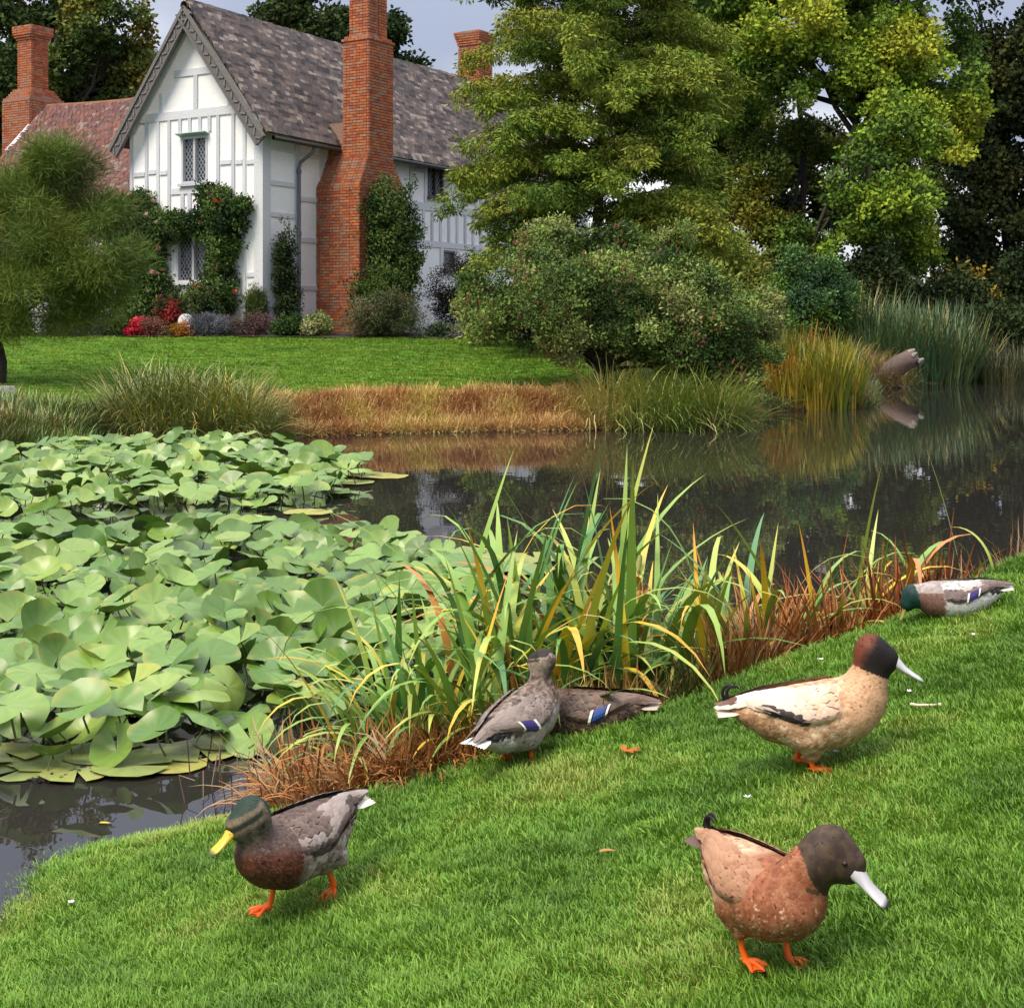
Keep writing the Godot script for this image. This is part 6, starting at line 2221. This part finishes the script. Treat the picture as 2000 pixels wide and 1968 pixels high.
func build_ducks() -> void:
	fleck.seed = 3
	fleck.frequency = 1.0
	fleck.fractal_octaves = 2
	var orange := Color(0.74, 0.12, 0.01)
	# A: eclipse drake walking left along the water
	duck("mallard_duck", "chestnut-breasted mallard with yellow bill walking left by the water", on_lawn(580, 1778), deg_to_rad(180 + 54), "eclipse", {
		"seed": 1, "height": 0.198, "pitch": -0.02, "size": 1.1, "cell": 0.0042, "feathers": 1900,
		"neck": [[Vector3(0.165, 0.250, 0), 0.046], [Vector3(0.180, 0.290, 0), 0.037], [Vector3(0.186, 0.318, 0), 0.036]],
		"head": Vector3(0.212, 0.340, 0.0), "head_size": 1.12, "head_turn": -0.3, "head_tilt": -0.52, "bill": Color(0.60, 0.40, 0.03), "nail": Color(0.12, 0.12, 0.05), "bill_size": 1.12,
		"tail": [Color(0.03, 0.025, 0.025), Color(0.66, 0.62, 0.5)], "leg_col": orange,
		"legs": [{"side": 1, "knee": Vector3(0.06, 0.105, 0.04), "foot": Vector3(0.075, 0.020, 0.045), "turn": -0.3}, {"side": -1, "x": -0.06, "knee": Vector3(-0.075, 0.125, -0.05), "foot": Vector3(-0.105, 0.045, -0.055), "turn": 0.2, "dip": -0.5}]})
	# B: rufous duck in front, breast to the viewer, head to the right
	duck("buff_duck", "rufous dark-headed domestic duck with pale bill standing nearest the viewer", on_lawn(1487, 1890), deg_to_rad(-64), "buff", {
		"seed": 2, "height": 0.176, "pitch": 0.02, "size": 0.94, "cell": 0.0042, "feathers": 1900, "wide": 1.18, "head_size": 1.36, "head_reach": 0.072,
		"neck": [[Vector3(0.132, 0.246, -0.013), 0.049], [Vector3(0.151, 0.283, -0.031), 0.042], [Vector3(0.164, 0.300, -0.046), 0.041]],
		"head": Vector3(0.180, 0.307, -0.078), "head_turn": 0.72, "head_tilt": -0.6, "neck_reach": 0.125, "bill": Color(0.55, 0.52, 0.55), "nail": Color(0.035, 0.02, 0.035), "bill_size": 1.15, "bill_wide": 1.5,
		"tail": [Color(0.06, 0.03, 0.028), Color(0.12, 0.07, 0.06)], "curl": true, "leg_col": orange,
		"legs": [{"side": 1, "knee": Vector3(-0.005, 0.09, 0.055), "foot": Vector3(0.0, 0.022, 0.045), "turn": 0.25}, {"side": -1, "knee": Vector3(0.03, 0.078, -0.05), "foot": Vector3(0.04, 0.022, -0.05), "turn": 0.3}]})
	# C: fawn duck standing in profile
	duck("fawn_duck", "fawn and cream duck with black face and curled tail standing in profile", on_lawn(1590, 1503), deg_to_rad(-8), "fawn", {
		"seed": 3, "height": 0.172, "pitch": 0.2, "size": 1.1, "cell": 0.0048, "feathers": 1700, "head_size": 1.16, "head_reach": 0.066,
		"neck": [[Vector3(0.155, 0.262, 0), 0.062], [Vector3(0.175, 0.315, 0), 0.047], [Vector3(0.180, 0.350, 0), 0.041]],
		"head": Vector3(0.198, 0.378, 0.0), "head_turn": 0.05, "head_tilt": -0.42, "neck_reach": 0.09, "bill": Color(0.50, 0.50, 0.53), "bill_size": 1.32, "nail": Color(0.40, 0.40, 0.43),
		"tail": [Color(0.09, 0.045, 0.03), Color(0.62, 0.5, 0.4)], "curl": true, "leg_col": orange,
		"legs": [{"side": 1, "knee": Vector3(-0.005, 0.062, 0.045), "foot": Vector3(-0.005, 0.016, 0.045), "turn": 0.0}, {"side": -1, "knee": Vector3(-0.03, 0.075, -0.045), "foot": Vector3(-0.05, 0.016, -0.045), "turn": 0.0}]})
	# D: mallard seen from behind, head up and turned left
	duck("mallard_duck", "mallard with violet wing patch seen from behind, neck raised", on_lawn(1014, 1488), deg_to_rad(52), "hen", {
		"seed": 4, "height": 0.148, "pitch": 0.30, "size": 1.02, "cell": 0.005, "feathers": 1400,
		"neck": [[Vector3(0.128, 0.235, 0), 0.045], [Vector3(0.135, 0.285, 0.0), 0.028], [Vector3(0.135, 0.325, 0), 0.026]],
		"head": Vector3(0.135, 0.356, 0.0), "head_turn": 1.5, "head_tilt": -0.25, "neck_reach": 0.13, "bill": Color(0.42, 0.34, 0.04),
		"tail": [Color(0.04, 0.03, 0.03), Color(0.74, 0.7, 0.66)], "leg_col": Color(0.6, 0.10, 0.01),
		"legs": [{"side": 1, "knee": Vector3(0.01, 0.07, 0.05), "foot": Vector3(0.01, 0.006, 0.055)}, {"side": -1, "knee": Vector3(-0.02, 0.07, -0.05), "foot": Vector3(-0.02, 0.006, -0.055)}]})
	# E: brown hen sitting behind it
	duck("mallard_duck", "dark brown mallard hen with blue wing patch sitting behind another", Vector3(0.30, land(0.30, -5.66), -5.66), deg_to_rad(180 - 14), "brown", {
		"seed": 5, "height": 0.085, "pitch": 0.0, "size": 1.05, "cell": 0.0052, "feathers": 1500,
		"neck": [[Vector3(0.165, 0.115, 0), 0.044], [Vector3(0.20, 0.12, 0), 0.034]],
		"head": Vector3(0.225, 0.125, 0.0), "head_tilt": -0.5, "bill": Color(0.3, 0.24, 0.05),
		"tail": [Color(0.10, 0.065, 0.05), Color(0.42, 0.34, 0.28)]})
	# F: drake resting at the right
	duck("mallard_duck", "green-headed drake with pale flanks resting at the lawn crest", Vector3(1.86, land(1.86, -6.0) - 0.004, -6.0), deg_to_rad(180 - 4), "drake", {
		"seed": 6, "height": 0.068, "pitch": -0.03, "size": 0.84, "cell": 0.0052, "feathers": 1200,
		"neck": [[Vector3(0.135, 0.088, 0.0), 0.038], [Vector3(0.158, 0.082, 0), 0.032]],
		"head": Vector3(0.19, 0.074, 0.0), "head_size": 1.2, "head_tilt": -1.05, "neck_reach": 0.075, "bill": Color(0.26, 0.26, 0.06),
		"tail": [Color(0.03, 0.028, 0.028), Color(0.6, 0.58, 0.56)]})

# ---------------------------------------------------------------- small things on the lawn and water
func build_litter() -> void:
	var r := rng_of(700)
	# pale bone
	var bp := on_lawn(1808, 1390)
	var bone := thing("bone", "thin pale bone lying on the lawn beside the fawn duck", "bone", bp + Vector3(0, 0.022, 0), 0.06)
	var s := Shape.new()
	s.tube([Vector3(-0.054, 0.003, 0), Vector3(-0.05, 0.003, 0), Vector3(-0.03, 0.0, 0), Vector3(0.03, -0.001, 0), Vector3(0.044, 0, 0), Vector3(0.052, 0.0, 0), Vector3(0.055, 0, 0)], [0.003, 0.0065, 0.0048, 0.0042, 0.006, 0.008, 0.003], 8, Color(0.62, 0.46, 0.32), Color(0.78, 0.70, 0.6))
	part("shaft", s, M.bill, bone)
	# white down feathers
	var where := ["white feather near the fawn duck's bent neck", "white feather beside the fawn duck's feet", "white feather between the bone and the fawn duck's breast", "small white feather at the upper right of the lawn", "tiny white feather above the rufous duck", "small white feather near the left edge of the lawn"]
	var at_ := [[1603, 1299], [1634, 1490], [1776, 1366], [1902, 1258], [1460, 1577], [138, 1790]]
	for k in where.size():
		var p := on_lawn(at_[k][0], at_[k][1])
		var f := Shape.new()
		for j in 14:
			var a := r.randf() * TAU
			blade(f, Vector3(cos(a), 0, sin(a)) * 0.004, a, r.randf_range(0.006, 0.014), 0.005, 0.9, 0.8, 1.2, 3, Color(0.72, 0.72, 0.74), Color(0.8, 0.8, 0.8))
		var o := part("down_feather", f, M.leaf, self)
		o.position = p + Vector3(0, 0.03, 0)
		o.set_meta("label", where[k])
		o.set_meta("category", "feather")
		o.set_meta("group", "white feathers on the lawn")
	# dead leaves
	var dl := ["curled rust-coloured dead leaf right of the sitting hen", "small brown dead leaf left of the rufous duck", "yellow leaf floating on the dark water"]
	for k in 3:
		var p: Vector3 = [on_lawn(1225, 1476), on_lawn(1185, 1672), Vector3(bearing(205, 5.82), 0.004, -5.82)][k]
		var f := Shape.new()
		var c: Color = [Color(0.42, 0.12, 0.03), Color(0.36, 0.2, 0.08), Color(0.45, 0.38, 0.06)][k]
		var n := 5 if k == 0 else 1
		for j in n:
			blade(f, Vector3(r.randf_range(-0.02, 0.02), 0.0, r.randf_range(-0.01, 0.01)) if n > 1 else Vector3(-0.02, 0, 0), r.randf() * TAU if n > 1 else 0.3, 0.05, 0.022, 1.25 if k < 2 else 1.5, 0.5 if k < 2 else 0.1, 1.0, 5, c, c * Color(0.8, 0.8, 0.8), 0.4 if k < 2 else 0.1)
		var o := part("dead_leaf", f, M.dry, self)
		o.position = p + Vector3(0, 0.028 if k < 2 else 0.0, 0)
		o.set_meta("label", dl[k])
		o.set_meta("category", "leaf")
